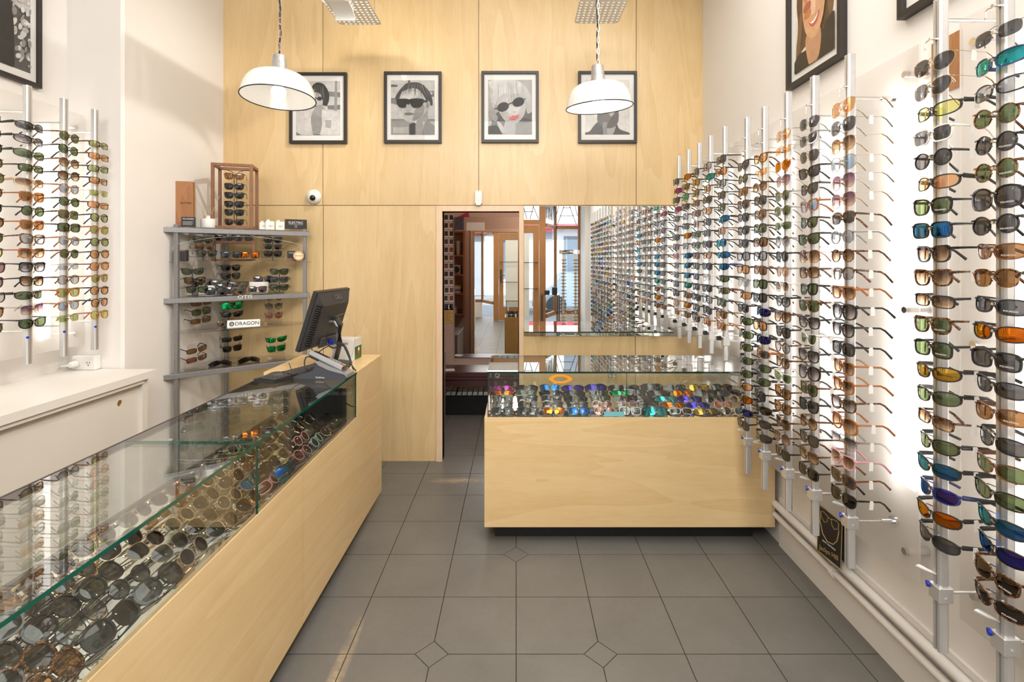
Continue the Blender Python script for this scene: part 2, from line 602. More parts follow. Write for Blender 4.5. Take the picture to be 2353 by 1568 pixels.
# low skirting wall bump-out with conduits on the right
struct('trim_1', MB().box((RW - .012, -2.0, 0), (RW, 2.80, .27)), 'low_wall_paint')

# back wall: plywood panelling with a doorway
DX0, DX1, DZ = X(1003, BW), X(1203, BW), Z(473, BW)
OX0, OX1, OZ = X(1016.5, BW), X(1193, BW), Z(486, BW)
SEAM = .0025
zs = Z(472, BW)
b = MB()
xs = [LW, X(742, BW), X(1100, BW), X(1462, BW), RW]
for i in range(4):
    x0, x1 = xs[i] + (SEAM if i else 0), xs[i+1] - (SEAM if i < 3 else 0)
    b.box((x0, BW, zs + SEAM), (x1, BW + .018, CH), mi=i % 2)
b.box((LW, BW, 0), (X(743, BW) - SEAM, BW + .018, zs - SEAM), mi=1)
b.box((X(743, BW) + SEAM, BW, 0), (DX0, BW + .018, zs - SEAM), mi=0)
b.box((DX1, BW, 0), (X(1460, BW) - SEAM, BW + .018, zs - SEAM), mi=1)
b.box((X(1460, BW) + SEAM, BW, 0), (RW, BW + .018, zs - SEAM), mi=0)
# carcass behind the sheets (dark joints) and the rear face of the partition
b.box((LW, BW + .0185, 0), (OX0, BW + .10, CH), mi=2)
b.box((OX1, BW + .0185, 0), (RW, BW + .10, CH), mi=2)
b.box((OX0, BW + .0185, OZ), (OX1, BW + .10, CH), mi=2)
struct('wall_back', b, ['ply_vertical', 'ply_vertical_b', 'pink_plaster'])
b = MB()
b.prism([(DX0, 0), (OX0, 0), (OX0, OZ), (DX0, DZ)], BW - .012, BW + .11, 'y')
b.prism([(OX1, 0), (DX1, 0), (DX1, DZ), (OX1, OZ)], BW - .012, BW + .11, 'y')
b.prism([(DX0, DZ), (OX0, OZ), (OX1, OZ), (DX1, DZ)], BW - .012, BW + .11, 'y')
struct('door_1', b, 'architrave_wood')
# mirror set in the panelling, right of the doorway
MZ0, MZ1 = Z(772, BW), Z(473.5, BW)
o = solo('wall_mirror', MB().box((X(1204, BW), BW - .006, MZ0), (RW - .008, BW - .0005, MZ1 - .002)), 'mirror_silver',
         'wide frameless mirror on the wooden wall between doorway and right wall', 'mirror')
b = MB().box((X(1205, 3.78), 3.79, Z(765, 3.8)), (X(1548, 3.78), BW - .008, Z(765, 3.8) + .010), mi=0)
b.box((X(1205, 3.78), 3.787, Z(765, 3.8)), (X(1548, 3.78), 3.79, Z(765, 3.8) + .010), mi=1)
sh = thing('glass_shelf', 'narrow dark-edged glass shelf across the bottom of the mirror', 'shelf', (0, 0, 0))
part('shelf_board', b, ['counter_glass', 'dark_green_edge'], sh)
for sx in (1250, 1500):
    part('bracket', MB().box((X(sx, 3.9), 3.84, Z(765, 3.8) - .012), (X(sx, 3.9) + .02, BW - .007, Z(765, 3.8) - .0005)), 'chrome', sh)

# back room
b = MB()
b.box((-1.35, 5.52, 0), (1.5, 5.62, CH))
b.box((-1.35, BW + .1, 0), (-1.25, 5.52, CH))
b.box((1.2, BW + .1, 0), (1.3, 5.52, CH))
struct('wall_rear_room', b, 'pink_plaster')
struct('trim_2', MB().box((-1.25, BW + .1, 2.75), (1.2, 5.52, 2.85)), 'ceiling_paint')

# ------------------------------------------------------------------ shop front behind the camera (seen in the mirrors)
def shopfront():
    y = FW
    b = MB()
    def post(x0, x1, z0=0, z1=2.95, yy=y, t=.08): b.box((x0, yy - t, z0), (x1, yy, z1))
    post(-.60, -.46); post(.47, .60); 
    b.box((-.46, y - .08, 2.32), (.47, y, 2.42)); b.box((-.6, y - .08, 2.95), (.6, y, 3.05))
    for s, xa, xb, xc in ((1, .60, .86, 1.40), (-1, -.60, -.95, -2.5)):
        pa, pb = Vector((xa, y - .04, 0)), Vector((xb, y - .80, 0))
        d = (pb - pa); L = d.length; ang = math.atan2(d.y, d.x)
        M = Matrix.Translation(pa) @ Matrix.Rotation(ang, 4, 'Z')
        for z0, z1 in ((.42, .50), (2.28, 2.35), (2.95, 3.05)):
            b.box((0, -.03, z0), (L, .03, z1), M)
            b.box((min(xb, xc), y - .83, z0), (max(xb, xc), y - .77, z1))
        b.box((xb - .03, y - .83, .42), (xb + .03, y - .77, 3.05))
        b.box((xc - .05, y - .84, 0), (xc + .05, y - .76, 3.05))
        if s < 0:
            b.box((-1.7, y - .83, .42), (-1.65, y - .77, 3.05))
    o = struct('window_1', b, 'oak_door')
    g = MB()
    for s, xa, xb, xc in ((1, .60, .86, 1.40), (-1, -.60, -.95, -2.5)):
        pa, pb = Vector((xa, y - .04, 0)), Vector((xb, y - .80, 0))
        d = (pb - pa); L = d.length; ang = math.atan2(d.y, d.x)
        M = Matrix.Translation(pa) @ Matrix.Rotation(ang, 4, 'Z')
        g.box((0, -.003, .5), (L, .003, 2.95), M)
        g.box((min(xb, xc), y - .803, .5), (max(xb, xc), y - .797, 2.95))
    g.box((-.46, y - .045, 2.42), (.47, y - .04, 2.95))
    part('glazing', g, 'window_glass', o)
    l = MB()
    def lead(p, q): l.tube([p, q], .008, 5)
    z0, z1 = 2.37, 2.95
    for k in range(2):
        xa = -.44 + k * .46
        lead((xa, y - .03, z0+.06), (xa + .22, y - .03, z1)); lead((xa + .44, y - .03, z0+.06), (xa + .22, y - .03, z1))
        lead((xa+.1, y - .03, z0 + .22), (xa + .34, y - .03, z0+.22)); lead((xa+.06, y - .03, z1), (xa + .2, y - .03, z0+.06)); lead((xa+.4, y - .03, z1), (xa + .26, y - .03, z0+.06))
    for x0, x1 in ((.88, 1.34), (-1.6, -.98)):
        w = x1 - x0
        lead((x0 + .02, y - .79, z0), (x0 + w/2, y - .79, z1)); lead((x1 - .02, y - .79, z0), (x0 + w/2, y - .79, z1))
        lead((x0 + .16*w, y - .79, z0+.2), (x1 - .16*w, y - .79, z0+.2)); lead((x0 + .3*w, y - .79, z0+.38), (x1 - .3*w, y - .79, z0+.38))
        lead((x0, y - .79, z0+.2), (x0 + .2*w, y - .79, z1)); lead((x1, y - .79, z0+.2), (x1 - .2*w, y - .79, z1))
    for k in range(7):
        t = k / 6
        xx, yy = .60 + .26*t, y - .04 - .76*t
        lead((xx, yy, z1), (xx + .02, yy - .058, z0+.08)); lead((xx+.04, yy-.11, z1), (xx + .02, yy - .058, z0+.08))
    part('leading', l, 'lead', o)
    st = MB()
    st.box((-2.9, y - .95, 0), (-1.2, y - .75, .42)); st.box((-1.2, y - .87, 0), (-.95, y - .77, .42)); st.box((.86, y - .87, 0), (1.5, y - .77, .42))
    M = None
    st.box((-2.9, y - .95, 3.05), (1.7, y + .0, CH + .05))
    st.box((1.40, y - .9, 0), (1.5, y, 3.05)); st.box((-2.7, y - .9, 0), (-2.5, y, 3.05))
    struct('wall_front', st, 'white_paint')
    # the entrance door
    d = MB()
    X0, X1 = -.455, .465
    d.box((X0, y - .05, .01), (X0 + .12, y - .005, 2.31)); d.box((X1 - .12, y - .05, .01), (X1, y - .005, 2.31))
    d.box((X0 + .12, y - .05, 2.15), (X1 - .12, y - .005, 2.31)); d.box((X0 + .12, y - .05, .01), (X1 - .12, y - .005, .36))
    dd = struct('door_2', d, 'oak_door')
    part('pane', MB().box((X0 + .12, y - .03, .36), (X1 - .12, y - .024, 2.15)), 'window_glass', dd)
    part('poster', MB().box((X0 + .17, y - .02, .40), (X1 - .20, y - .016, 2.13)), 'frosted_poster', dd)
    hb = MB()
    for z in (1.55, 1.02): hb.tube([(X0 + .04, y + .03, z), (X1 - .04, y + .03, z)], .008, 8)
    for z in (1.55, 1.02):
        for x in (X0 + .04, X1 - .04): hb.tube([(x, y - .005, z), (x, y + .03, z)], .012, 8)
    part('push_bar', hb, 'gunmetal', dd)
    part('door_handle', MB().box((X0 + .03, y - .005, 1.02), (X0 + .08, y + .005, 1.35)).tube([(X0 + .055, y, 1.2), (X0 + .055, y + .05, 1.2), (X0 + .16, y + .05, 1.2)], .009, 8), 'gunmetal', dd)
    # street
    gr = link('street', MB().box((-14, -16, -.2), (14, y - .95, -.12)).mesh('street', 'asphalt')); gr['kind'] = 'structure'
    f = MB()
    f.box((-14, -13.3, -.1), (14, -13, 9), mi=0)
    for k in range(9):
        x = -13 + k * 3.0
        f.box((x, -13, .7), (x + 1.5, -12.97, 2.6), mi=1); f.box((x, -13, 4.2), (x + 1.2, -12.97, 6.2), mi=1)
        f.box((x + 2.0, -13, -.1), (x + 2.5, -12.95, 9), mi=2)
    tag(link('street_building', f.mesh('street_building', ['facade', 'facade_window', 'facade_dark'])), 'pale building across the street reflected in the mirrors', 'building')
    a = MB().prism([(-12.95, 3.12), (-12.5, 3.0), (-12.5, 2.88), (-12.95, 3.02)], -6, 9, 'x')
    tag(link('shop_awning', a.mesh('awning', 'red_awning')), 'red awning on the building across the street', 'awning')
    c = MB()
    c.prism([(-2.1, 0.28), (-2.1, .7), (-1.6, .85), (-1.1, 1.32), (.5, 1.36), (1.2, .92), (2.1, .8), (2.2, .3)], -.8, .8, 'y')
    car = thing('parked_car', 'dark blue car parked in the street outside the shop windows', 'car', (2.6, -8.4, -.12))
    part('body', c, 'car_blue', car)
    for xx in (-1.35, 1.35):
        for yy in (-.8, .8):
            part('wheel', MB().tube([(xx, yy - .08, .31), (xx, yy + .08, .31)], .31, 18), 'black_paint', car)
shopfront()

# eyewear floor stand and shelf in the shop window (seen in the mirror only)
t = thing('eyewear_stand', 'tall two-pole eyewear stand in the shop window, seen in the mirror', 'display stand', (1.05, -1.9, 0))
part('pole', MB().bbox((-.14, -.02, .1), (-.10, .02, 1.72)), 'pale_pole', t)
part('pole', MB().bbox((.10, -.02, .1), (.14, .02, 1.72)), 'pale_pole', t)
part('top_mirror', MB().box((-.20, -.03, 1.72), (.20, .03, 1.80)), 'mirror_silver', t)
part('base', MB().box((-.2, -.15, 0), (.2, .15, .1)), 'white_laminate', t)
b = MB()
for k in range(20):
    z = .35 + k * .066
    for s in (-1, 1):
        b.tube([(s * .12 - .05, .03, z), (s * .12 + .06, .03, z)], .006, 5)
        b.tube([(s * .12 - .05, .03, z), (s * .12 - .055, -.09, z + .01), (s*.12 - .055, -.12, z - .02)], .003, 4)
        b.tube([(s * .12 + .06, .03, z), (s * .12 + .055, -.09, z + .01), (s*.12 + .055, -.12, z - .02)], .003, 4)
e = part('spectacle_frames', b, 'frame_k', t); e['kind'] = 'stuff'
t = thing('window_shelf', 'low glass-topped table with black boxes in the shop window', 'shelf', (.62, -1.9, 0))
part('table_top', MB().box((-.12, -.25, .92), (.22, .2, .93)), 'counter_glass', t)
for x, yy in ((-.11, -.24), (.21, -.24), (-.11, .19), (.21, .19)):
    part('leg', MB().box((x - .01, yy - .01, 0), (x + .01, yy + .01, .92)), 'gunmetal', t)
solo('black_case', MB().bbox((-.05, -.05, 0), (.05, .05, .13), .004), 'black_plastic', 'taller black case on the glass table in the shop window', 'case', (.76, -1.95, .93))
solo('black_case', MB().bbox((-.05, -.05, 0), (.05, .05, .08), .004), 'black_plastic', 'shorter black case on the glass table in the shop window', 'case', (.60, -1.80, .93))

# ------------------------------------------------------------------ backlit acrylic panels
XP = 1.41
def panel(name, lab, x_front, wall, pts, stand, tubes):
    """pts = outline (y,z) of the sheet standing off the wall; tubes = [(y,z0,z1)]"""
    s = 1 if x_front > 0 else -1
    t = thing(name, lab, 'light panel', (wall, pts[0][0], pts[0][1]), 0, 'backlit acrylic panels')
    o = Vector((wall, pts[0][0], pts[0][1]))
    n = len(pts)
    b = MB()
    f = [(x_front, p[0], p[1]) for p in pts]
    k = [(x_front + s * .006, p[0], p[1]) for p in pts]
    vs = [Vector(p) - o for p in f + k]
    b.add(vs[:n], [tuple(range(n))], 0)
    b.add(vs[n:], [tuple(range(n - 1, -1, -1))], 1)
    e = []
    for i in range(n):
        j = (i + 1) % n
        e.append((i, j, n + j, n + i))
    b.add(vs, e, 0)
    part('diffuser', b, ['opal_acrylic', 'panel_back'], t)
    for (y, z) in stand:
        m = MB().tube([(x_front - s * .012 - wall, y - o.y, z - o.z), (-s * .0005, y - o.y, z - o.z)], .012, 12)
        part('standoff', m, 'chrome', t, True)
    for (y, z0, z1) in tubes:
        m = MB()
        xw = wall - s * .022 - wall
        m.bbox((xw - .012, y - .028 - o.y, z0 - o.z), (xw + .012, y + .028 - o.y, z1 - o.z), .01)
        part('tube', m, 'tube_glow', t)
    return t
panel('light_panel', 'tall backlit acrylic panel behind the sunglasses rods on the right wall', XP, RW,
      [(1.747, .462), (1.747, 2.358), (3.955, 2.358), (3.955, .99), (2.85, .99), (2.85, .462)],
      [(1.80, 2.27), (1.80, 1.42), (1.80, .55), (2.9, 2.27), (3.9, 2.27), (3.9, 1.1)],
      [(1.85, .75, 2.24), (2.27, .75, 2.24), (2.69, .75, 2.24), (3.08, 1.05, 2.24), (3.45, 1.05, 2.24), (3.83, 1.05, 2.24)])
panel('light_panel', 'nearest backlit acrylic panel on the right wall, cut by the photo edge', XP, RW,
      [(.30, .462), (.30, 2.365), (1.587, 2.365), (1.587, .462)],
      [(1.53, 2.27), (1.53, 1.34), (1.53, .57)],
      [(1.40, .75, 2.24), (.98, .75, 2.24), (.56, .75, 2.24)])
panel('light_panel', 'backlit acrylic panel on the left wall above the white cabinet', -2.53, LA,
      [(2.925, 1.105), (2.925, 2.445), (1.35, 2.445), (1.35, 1.105)],
      [(2.86, 2.36), (2.86, 1.18)],
      [(2.78, 1.16, 2.36), (2.36, 1.16, 2.36), (1.92, 1.16, 2.36), (1.5, 1.16, 2.36)])

# conduits along the foot of the right wall
for z, lab in ((.232, 'upper'), (.172, 'lower')):
    b = MB().tube([(RW - .032, .2, z), (RW - .032, 3.9, z)], .019 if lab == 'upper' else .016, 12)
    t = thing('wall_conduit', f'{lab} of the two cream conduits along the foot of the right wall', 'pipe', (0, 0, 0))
    part('pipe', b, 'low_wall_paint', t, True)
    for y in (2.28, 1.2):
        part('clip', MB().tube([(RW - .032, y - .012, z), (RW - .032, y + .012, z)], .023, 12), 'low_wall_paint', t)

# ------------------------------------------------------------------ sunglasses
def sgn(v): return -1 if v < 0 else 1
def sup(w, h, n, N=22, taper=0, cat=0, tear=0, flat=0, rot=0):
    out = []
    for i in range(N):
        a = 2 * PI * i / N
        c, s = math.cos(a), math.sin(a)
        x = w / 2 * sgn(c) * abs(c) ** (2 / n)
        z = h / 2 * sgn(s) * abs(s) ** (2 / n)
        x *= 1 + taper * z / h
        if cat: z += cat * max(0, x / (w / 2)) ** 2 * (1 if z > 0 else .25)
        if tear and z < 0: x += tear * (z / (h / 2)) * -1 * -.004
        if flat and z > 0: z *= 1 - flat
        out.append((x, z + rot * x))
    return out
STY = {  # outline, centre x, rim, face curvature, kind word, temple style
 's': (dict(w=.051, h=.040, n=3.6, taper=.10), .033, .0042, 1.6, 'square', 'p'),
 'w': (dict(w=.051, h=.041, n=2.9, taper=.22, cat=.002), .0335, .0045, 1.6, 'wayfarer-shaped', 'p'),
 'r': (dict(w=.046, h=.044, n=2.0), .033, .0028, 1.2, 'round', 'p'),
 'a': (dict(w=.056, h=.047, n=2.5, taper=.22, tear=1), .0355, .0013, 1.8, 'aviator', 'w'),
 'c': (dict(w=.054, h=.039, n=2.5, taper=.12, cat=.010), .034, .0042, 1.6, 'cat-eye', 'p'),
 'p': (dict(w=.061, h=.036, n=2.7, taper=.08, flat=.05, rot=.05), .038, .0034, 4.6, 'wraparound', 's'),
 't': (dict(w=.055, h=.032, n=3.8, taper=.06), .035, .0032, 2.8, 'rectangular', 'p'),
 'o': (dict(w=.058, h=.051, n=2.6, taper=.10), .0365, .0018, 1.5, 'oversized', 'w'),
 'O': (dict(w=.058, h=.050, n=2.5, taper=.08), .037, .0050, 1.8, 'large rounded', 'p'),
 'b': (dict(w=.050, h=.041, n=2.7, taper=.16), .033, .0022, 1.5, 'browline', 'p'),
 'x': (dict(w=.052, h=.035, n=3.2, taper=.04), .034, .0009, 2.2, 'rimless', 'w'),
 'h': (dict(w=.066, h=.050, n=3.0, taper=.10), .0345, .0030, 4.4, 'shield', 's'),
}
def style_geo(st):
    """frame mesh data, right and left lens and temples; front faces -Y, temples run to +Y"""
    kw, cx, rim, kc, word, tk = STY[st]
    N = 22
    out = sup(N=N, **kw)
    fr = MB()
    dep = .0022 if rim > .002 else .0009
    lens_r = None
    for side in (1, -1):
        inn = [((cx + x) * side, z) for x, z in out]
        ou = []
        for x, z in out:
            L = math.hypot(x, z) or 1
            rr = rim
            if st == 'b': rr = .0055 if z > .004 else .0011
            if st == 'w' and z > 0.012 and x > 0.01: rr = rim * 1.5
            if st == 'O' and x > .015: rr = rim * 1.35
            ou.append(((cx + x + x / L * rr) * side, z + z / L * rr))
        vs = []
        for (p, q) in zip(inn, ou):
            yi, yo = kc * p[0] ** 2, kc * q[0] ** 2
            vs += [(p[0], yi - dep * .6, p[1]), (q[0], yo - dep * .75, q[1]), (q[0], yo + dep, q[1]), (p[0], yi + dep, p[1])]
        fs = []
        for i in range(N):
            j = (i + 1) % N
            for k in range(4):
                k2 = (k + 1) % 4
                f = (i*4+k, i*4+k2, j*4+k2, j*4+k)
                fs.append(f if side > 0 else f[::-1])
        if st != 'x': fr.add(vs, fs)
        # end piece
        hx = max(abs(x) for x, z in ou)
        hz = .35 * kw['h'] + (kw.get('cat', 0) * .7)
        yh = kc * hx ** 2
        e = .0035 if tk != 'w' else .0012
        fr.tube([((hx - .007) * side, yh * .86 - .0005, hz), ((hx + .0005) * side, yh, hz), ((hx + .0012) * side, yh + .006, hz)], e, 6)
        # lens
        lm = MB()
        cxs = cx * side
        ring, ring2 = [], []
        for x, z in inn:
            ring.append((x, kc * x ** 2 + .0002, z))
            xm, zm = cxs + (x - cxs) * .55, z * .55
            ring2.append((xm, kc * xm ** 2 - .0012, zm))
        cpt = (cxs, kc * cxs ** 2 - .0017, 0)
        for off, flip in ((0, False), (.0012, True)):
            v = [(p[0], p[1] + off, p[2]) for p in ring + ring2 + [cpt]]
            f = []
            for i in range(N):
                j = (i + 1) % N
                f.append((i, j, N + j, N + i)); f.append((N + i, N + j, 2 * N))
            if (side < 0) != flip: f = [q[::-1] for q in f]
            lm.add(v, f)
        # temple
        tm = MB()
        r0 = hx + .0012
        if tk == 'w':
            tm.tube([(r0*side, yh + .004, hz), ((r0+.001)*side, .06, hz), (r0*side, .100, hz + .001)], .0009, 5)
            tm.tube([(r0*side, .100, hz+.001), ((r0-.001)*side, .118, hz - .008), ((r0-.003)*side, .142, hz - .034)], [.0016, .0022, .0028], 6)
        elif tk == 's':
            tm.tube([(r0*side, yh + .004, hz), ((r0+.002)*side, .055, hz - .001), (r0*side, .095, hz - .003), ((r0-.004)*side, .135, hz - .022)], 1, 6,
                    flat=[(.0022, .0068), (.002, .0062), (.0022, .0045), (.0024, .004)])
        else:
            tm.tube([(r0*side, yh + .004, hz), ((r0+.001)*side, .05, hz), (r0*side, .096, hz - .001), ((r0-.001)*side, .114, hz - .010), ((r0-.004)*side, .142, hz - .036)], 1, 6,
                    flat=[(.0020, .0042), (.0018, .0034), (.0017, .0032), (.0018, .0036), (.002, .0044)])
        # temple folded behind the front
        tf = MB()
        q = .011 if side > 0 else .016
        tf.tube([(r0*side, yh + .003, hz), ((r0 - .004)*side, max(yh, .004) + q * .6, hz), (0, q + kc * .0005 + .006, hz - .001), (-(hx - .02)*side, q + yh * .5 + .004, hz - .012)], 1, 6,
                flat=[(.0018, .0035)] * 3 + [(.0018, .0042)])
        if side > 0: L_r, T_r, TF_r = lm, tm, tf
        else: L_l, T_l, TF_l = lm, tm, tf
    # bridge
    ix = cx - max(abs(x) for x, z in out) + .0005
    zb = .18 * kw['h']
    if st == 'h':
        fr.tube([(-.012, .001, .020), (0, 0, .021), (.012, .001, .020)], .005, 8)
        fr.tube([(-.010, .001, .004), (0, 0, .008), (.010, .001, .004)], .009, 8, flat=(.0015, .010))
    else:
        br = max(.0011, rim * .62)
        fr.tube([(-ix - .002, kc*ix**2, zb), (-ix*.5, 0, zb + .0035), (0, -.0005, zb + .0045), (ix*.5, 0, zb + .0035), (ix + .002, kc*ix**2, zb)], br, 7)
        if tk == 'w' or st == 'b':
            fr.tube([(-ix - .004, .001, zb + .010), (0, -.0005, zb + .012), (ix + .004, .001, zb + .010)], .001, 6)
    # nose pads
    for sd in (1, -1):
        fr.tube([(sd * (ix + .001), .001, -.002), (sd * (ix + .0015), .006, -.006)], .0016, 5)
    return fr, L_r, L_l, T_r, T_l, TF_r, TF_l
GEO = {k: style_geo(k) for k in STY}
MC = {}
def gm(st, idx, m, smooth=True):
    key = (st, idx, m.name)
    if key not in MC:
        MC[key] = GEO[st][idx].mesh(('frame', 'lens', 'lens', 'temple', 'temple', 'temple', 'temple')[idx], m, smooth)
    return MC[key]
# everything that is past the three hundred largest goes into one mesh
class Heap:
    def __init__(s): s.b = MB(); s.mats = []; s.ix = {}
    def mi(s, m):
        if m.name not in s.ix: s.ix[m.name] = len(s.mats); s.mats.append(m)
        return s.ix[m.name]
    def put(s, code, M, folded=False):
        st, f, l = code
        G = GEO[st]
        fm, lm = FR[f][1], LE[l][1]
        for idx, m in ((0, fm), (1, lm), (2, lm), (5 if folded else 3, fm), (6 if folded else 4, fm)):
            s.b.add([M @ Vector(v) for v in G[idx].v], G[idx].f, s.mi(m))
HEAP = Heap()
tag_me = None
N_IND = [0]
USED_LABELS = {}
ORD = ['first','second','third','fourth','fifth','sixth','seventh','eighth','ninth','tenth','eleventh','twelfth','thirteenth','fourteenth','fifteenth',
       'sixteenth','seventeenth','eighteenth','nineteenth','twentieth','twenty-first','twenty-second','twenty-third','twenty-fourth','twenty-fifth']
def gtag():
    global tag_me
    if tag_me is None:
        b = MB().box((.0016, 0, -.020), (.0021, .015, .006)).box((-.0012, .002, .004), (.0022, .013, .010))
        tag_me = b.mesh('price_tag', 'card_white')
    return tag_me
def shades(code, loc, rot, where, group, folded=False, price=False, individual=True):
    """rot = Euler or Matrix(3x3)"""
    Rm = rot.to_matrix() if isinstance(rot, Euler) else rot
    M = Matrix.Translation(Vector(loc)) @ Rm.to_4x4()
    if not individual:
        HEAP.put(code, M, folded)
        return None
    st, f, l = code
    fm, lm = FR[f][1], LE[l][1]
    N_IND[0] += 1
    o = link('sunglasses', gm(st, 0, fm))
    o.matrix_world = M
    word = STY[st][4]
    lab = f'{FR[f][0]} {word} sunglasses with {LE[l][0]} lenses, {where}'
    if len(lab.replace(',', '').split()) > 16:
        lab = f'{FR[f][0]} {word} sunglasses, {where}'
    if lab in USED_LABELS: print('DUP LABEL', lab)
    USED_LABELS[lab] = 1
    tag(o, lab, 'sunglasses', group)
    for idx, m, n in ((1, lm, 'lens'), (2, lm, 'lens'), (5 if folded else 3, fm, 'temple'), (6 if folded else 4, fm, 'temple')):
        link(n, gm(st, idx, m), o)
    if price:
        s = -1 if price == 'l' else 1
        hx = max(v[0] for v in GEO[st][0].v)
        pt = link('price_tag', gtag(), o, (s * hx + .0008, .052, .35 * STY[st][0]['h'] - .004 + STY[st][0].get('cat', 0) * .7 - .003))
    return o

# ------------------------------------------------------------------ display rods
hook_me = None
def hooks_mesh(s):
    b = MB()
    # wire bracket: out sideways from the rod and down; round peg for the nose bridge
    b.tube([(-.006*s, .012, .013), (-.012*s, .035, .013), (-.012*s, .041, .008), (-.012*s, .042, -.018)], .0016, 6)
    b.tube([(.0*s, .0, .004), (-.030*s, .0, .004)], .0034, 8)
    b.tube([(-.030*s, .0, .004), (-.034*s, .0, .004)], .0042, 8)
    return b.mesh('hook', 'chrome', True)
HOOK = {1: hooks_mesh(1), -1: hooks_mesh(-1)}
def rod(x, y, z0, z1, lab, wall, arms, hook_z, s=1, individual_hooks=True, cap='low', grp='aluminium display rods'):
    t = thing('display_rod', lab, 'display rod', (x, y, z0), 0, grp)
    b = MB()
    H = z1 - z0
    w, dd = .0135, .011
    # extruded section with a slot down the room side
    sec = [(-w, -dd), (-w*.6, -dd*1.25), (w*.6, -dd*1.25), (w, -dd), (w, dd), (w*.6, dd*1.25), (-w*.6, dd*1.25), (-w, dd), (-w, .003), (-w*.6, .003), (-w*.6, -.003), (-w, -.003)]
    if s < 0: sec = [(-p[0], p[1]) for p in sec][::-1]
    b.prism(sec, 0, H)
    part('pole', b, 'brushed_aluminium', t)
    for az in arms:
        wx = (wall - x)
        a = MB().tube([(0, 0, az - z0), (wx - .03*s, 0, az - z0)], .0048, 8)
        a.tube([(wx - .055*s, 0, az - z0), (wx - .012*s, 0, az - z0)], .010, 12)
        a.tube([(wx - .012*s, 0, az - z0), (wx - .0005*s, 0, az - z0)], .020, 16)
        part('arm', a, 'chrome', t, True)
    az = arms[0]
    if cap == 'clamp':
        c = MB().bbox((-.021, -.020, az - z0 - .022), (.021, .020, az - z0 + .022), .002)
        c.tube([(0, -.020, az - z0 - .008), (0, -.022, az - z0 - .008)], .005, 10)
        part('clamp', c, 'brushed_aluminium', t)
        k = MB().bbox((-.034, .012, az - z0 - .006), (-.020, .036, az - z0 + .012), .003)
        part('lever', MB().tube([(-.012, 0, az - z0 + .052), (-.02, .02, az - z0 + .05), (-.026, .05, az - z0 + .046)], 1, 8, flat=[(.003, .003), (.009, .004), (.012, .005)]), 'brushed_aluminium', t, True)
        part('dot', MB().tube([(-.021, .018, az - z0 + .014), (-.026, .020, az - z0 + .014)], .009, 12), 'blue_plastic', t, label='blue plastic dot')
    elif cap == 'lock':
        c = MB().bbox((-.020, -.018, az - z0 - .026), (.020, .018, az - z0 + .026), .002)
        part('clamp', c, 'brushed_aluminium', t)
        c = MB().bbox((-.044, .010, az - z0 + .002), (-.020, .028, az - z0 + .028), .003)
        part('lock', c, 'black_plastic', t, label='black lock')
    elif cap == 'dot':
        part('dot', MB().tube([(.013, -.013, az - z0 - .028), (.019, -.017, az - z0 - .028)], .006, 12), 'blue_plastic', t, label='blue plastic dot')
    if individual_hooks:
        for hz in hook_z: link('hook', HOOK[s], t, (0, 0, hz - z0))
    else:
        b = MB()
        for hz in hook_z:
            b.add([Vector(v.co) + Vector((0, 0, hz - z0)) for v in HOOK[s].vertices], [tuple(p.vertices) for p in HOOK[s].polygons])
        part('hook_row', b, 'chrome', t)
    return t
def codes(sx, n, seed, pool='skk wkg rtn ckG wtN smk'):
    r = random.Random(seed)
    L = sx.split()
    P = pool.split()
    while len(L) < n: L.append(r.choice(P))
    return L[:n]
XR = 1.24
def fill_rod(x, y, zfirst, dz, n, cl, s, where, group, individual, prices=.6, seed=0, jit=5, stick=()):
    r = random.Random(seed * 31 + 5)
    for i in range(n):
        z = zfirst - i * dz
        code = cl[i]
        yaw = (-PI / 2 if s > 0 else PI / 2) + R(r.uniform(-jit, jit))
        # front faces the room: local -Y -> -X (right wall) or +X (left wall)
        rot = Euler((R(r.uniform(-4, 3)), R(r.uniform(-2.5, 2.5)), yaw), 'XYZ')
        kw = STY[code[0]][0]
        bz = .18 * kw['h'] + .003
        loc = (x - s * (.030), y + r.uniform(-.003, .003), z + .009 - bz)
        w = f'{ORD[i]} from the top on the {where}'
        pr = ('r' if s > 0 else 'l') if r.random() < prices else False
        ob = shades(code, loc, rot, w, group, False, pr, individual)
        if ob and stick and i in stick:
            cx_, kc_ = STY[code[0]][1], STY[code[0]][3]
            text('sticker', 'POLARIZED', .0058, 'card_white', ob, (cx_, kc_ * cx_ ** 2 - .0026, -kw['h'] * .28), (R(90), 0, R(5 + kc_ * 3)), .0001)
SHORT_POOL = 'pkg smk pmB ska pmk skC pkn wmk tkV pkO pmk skL skk pka'
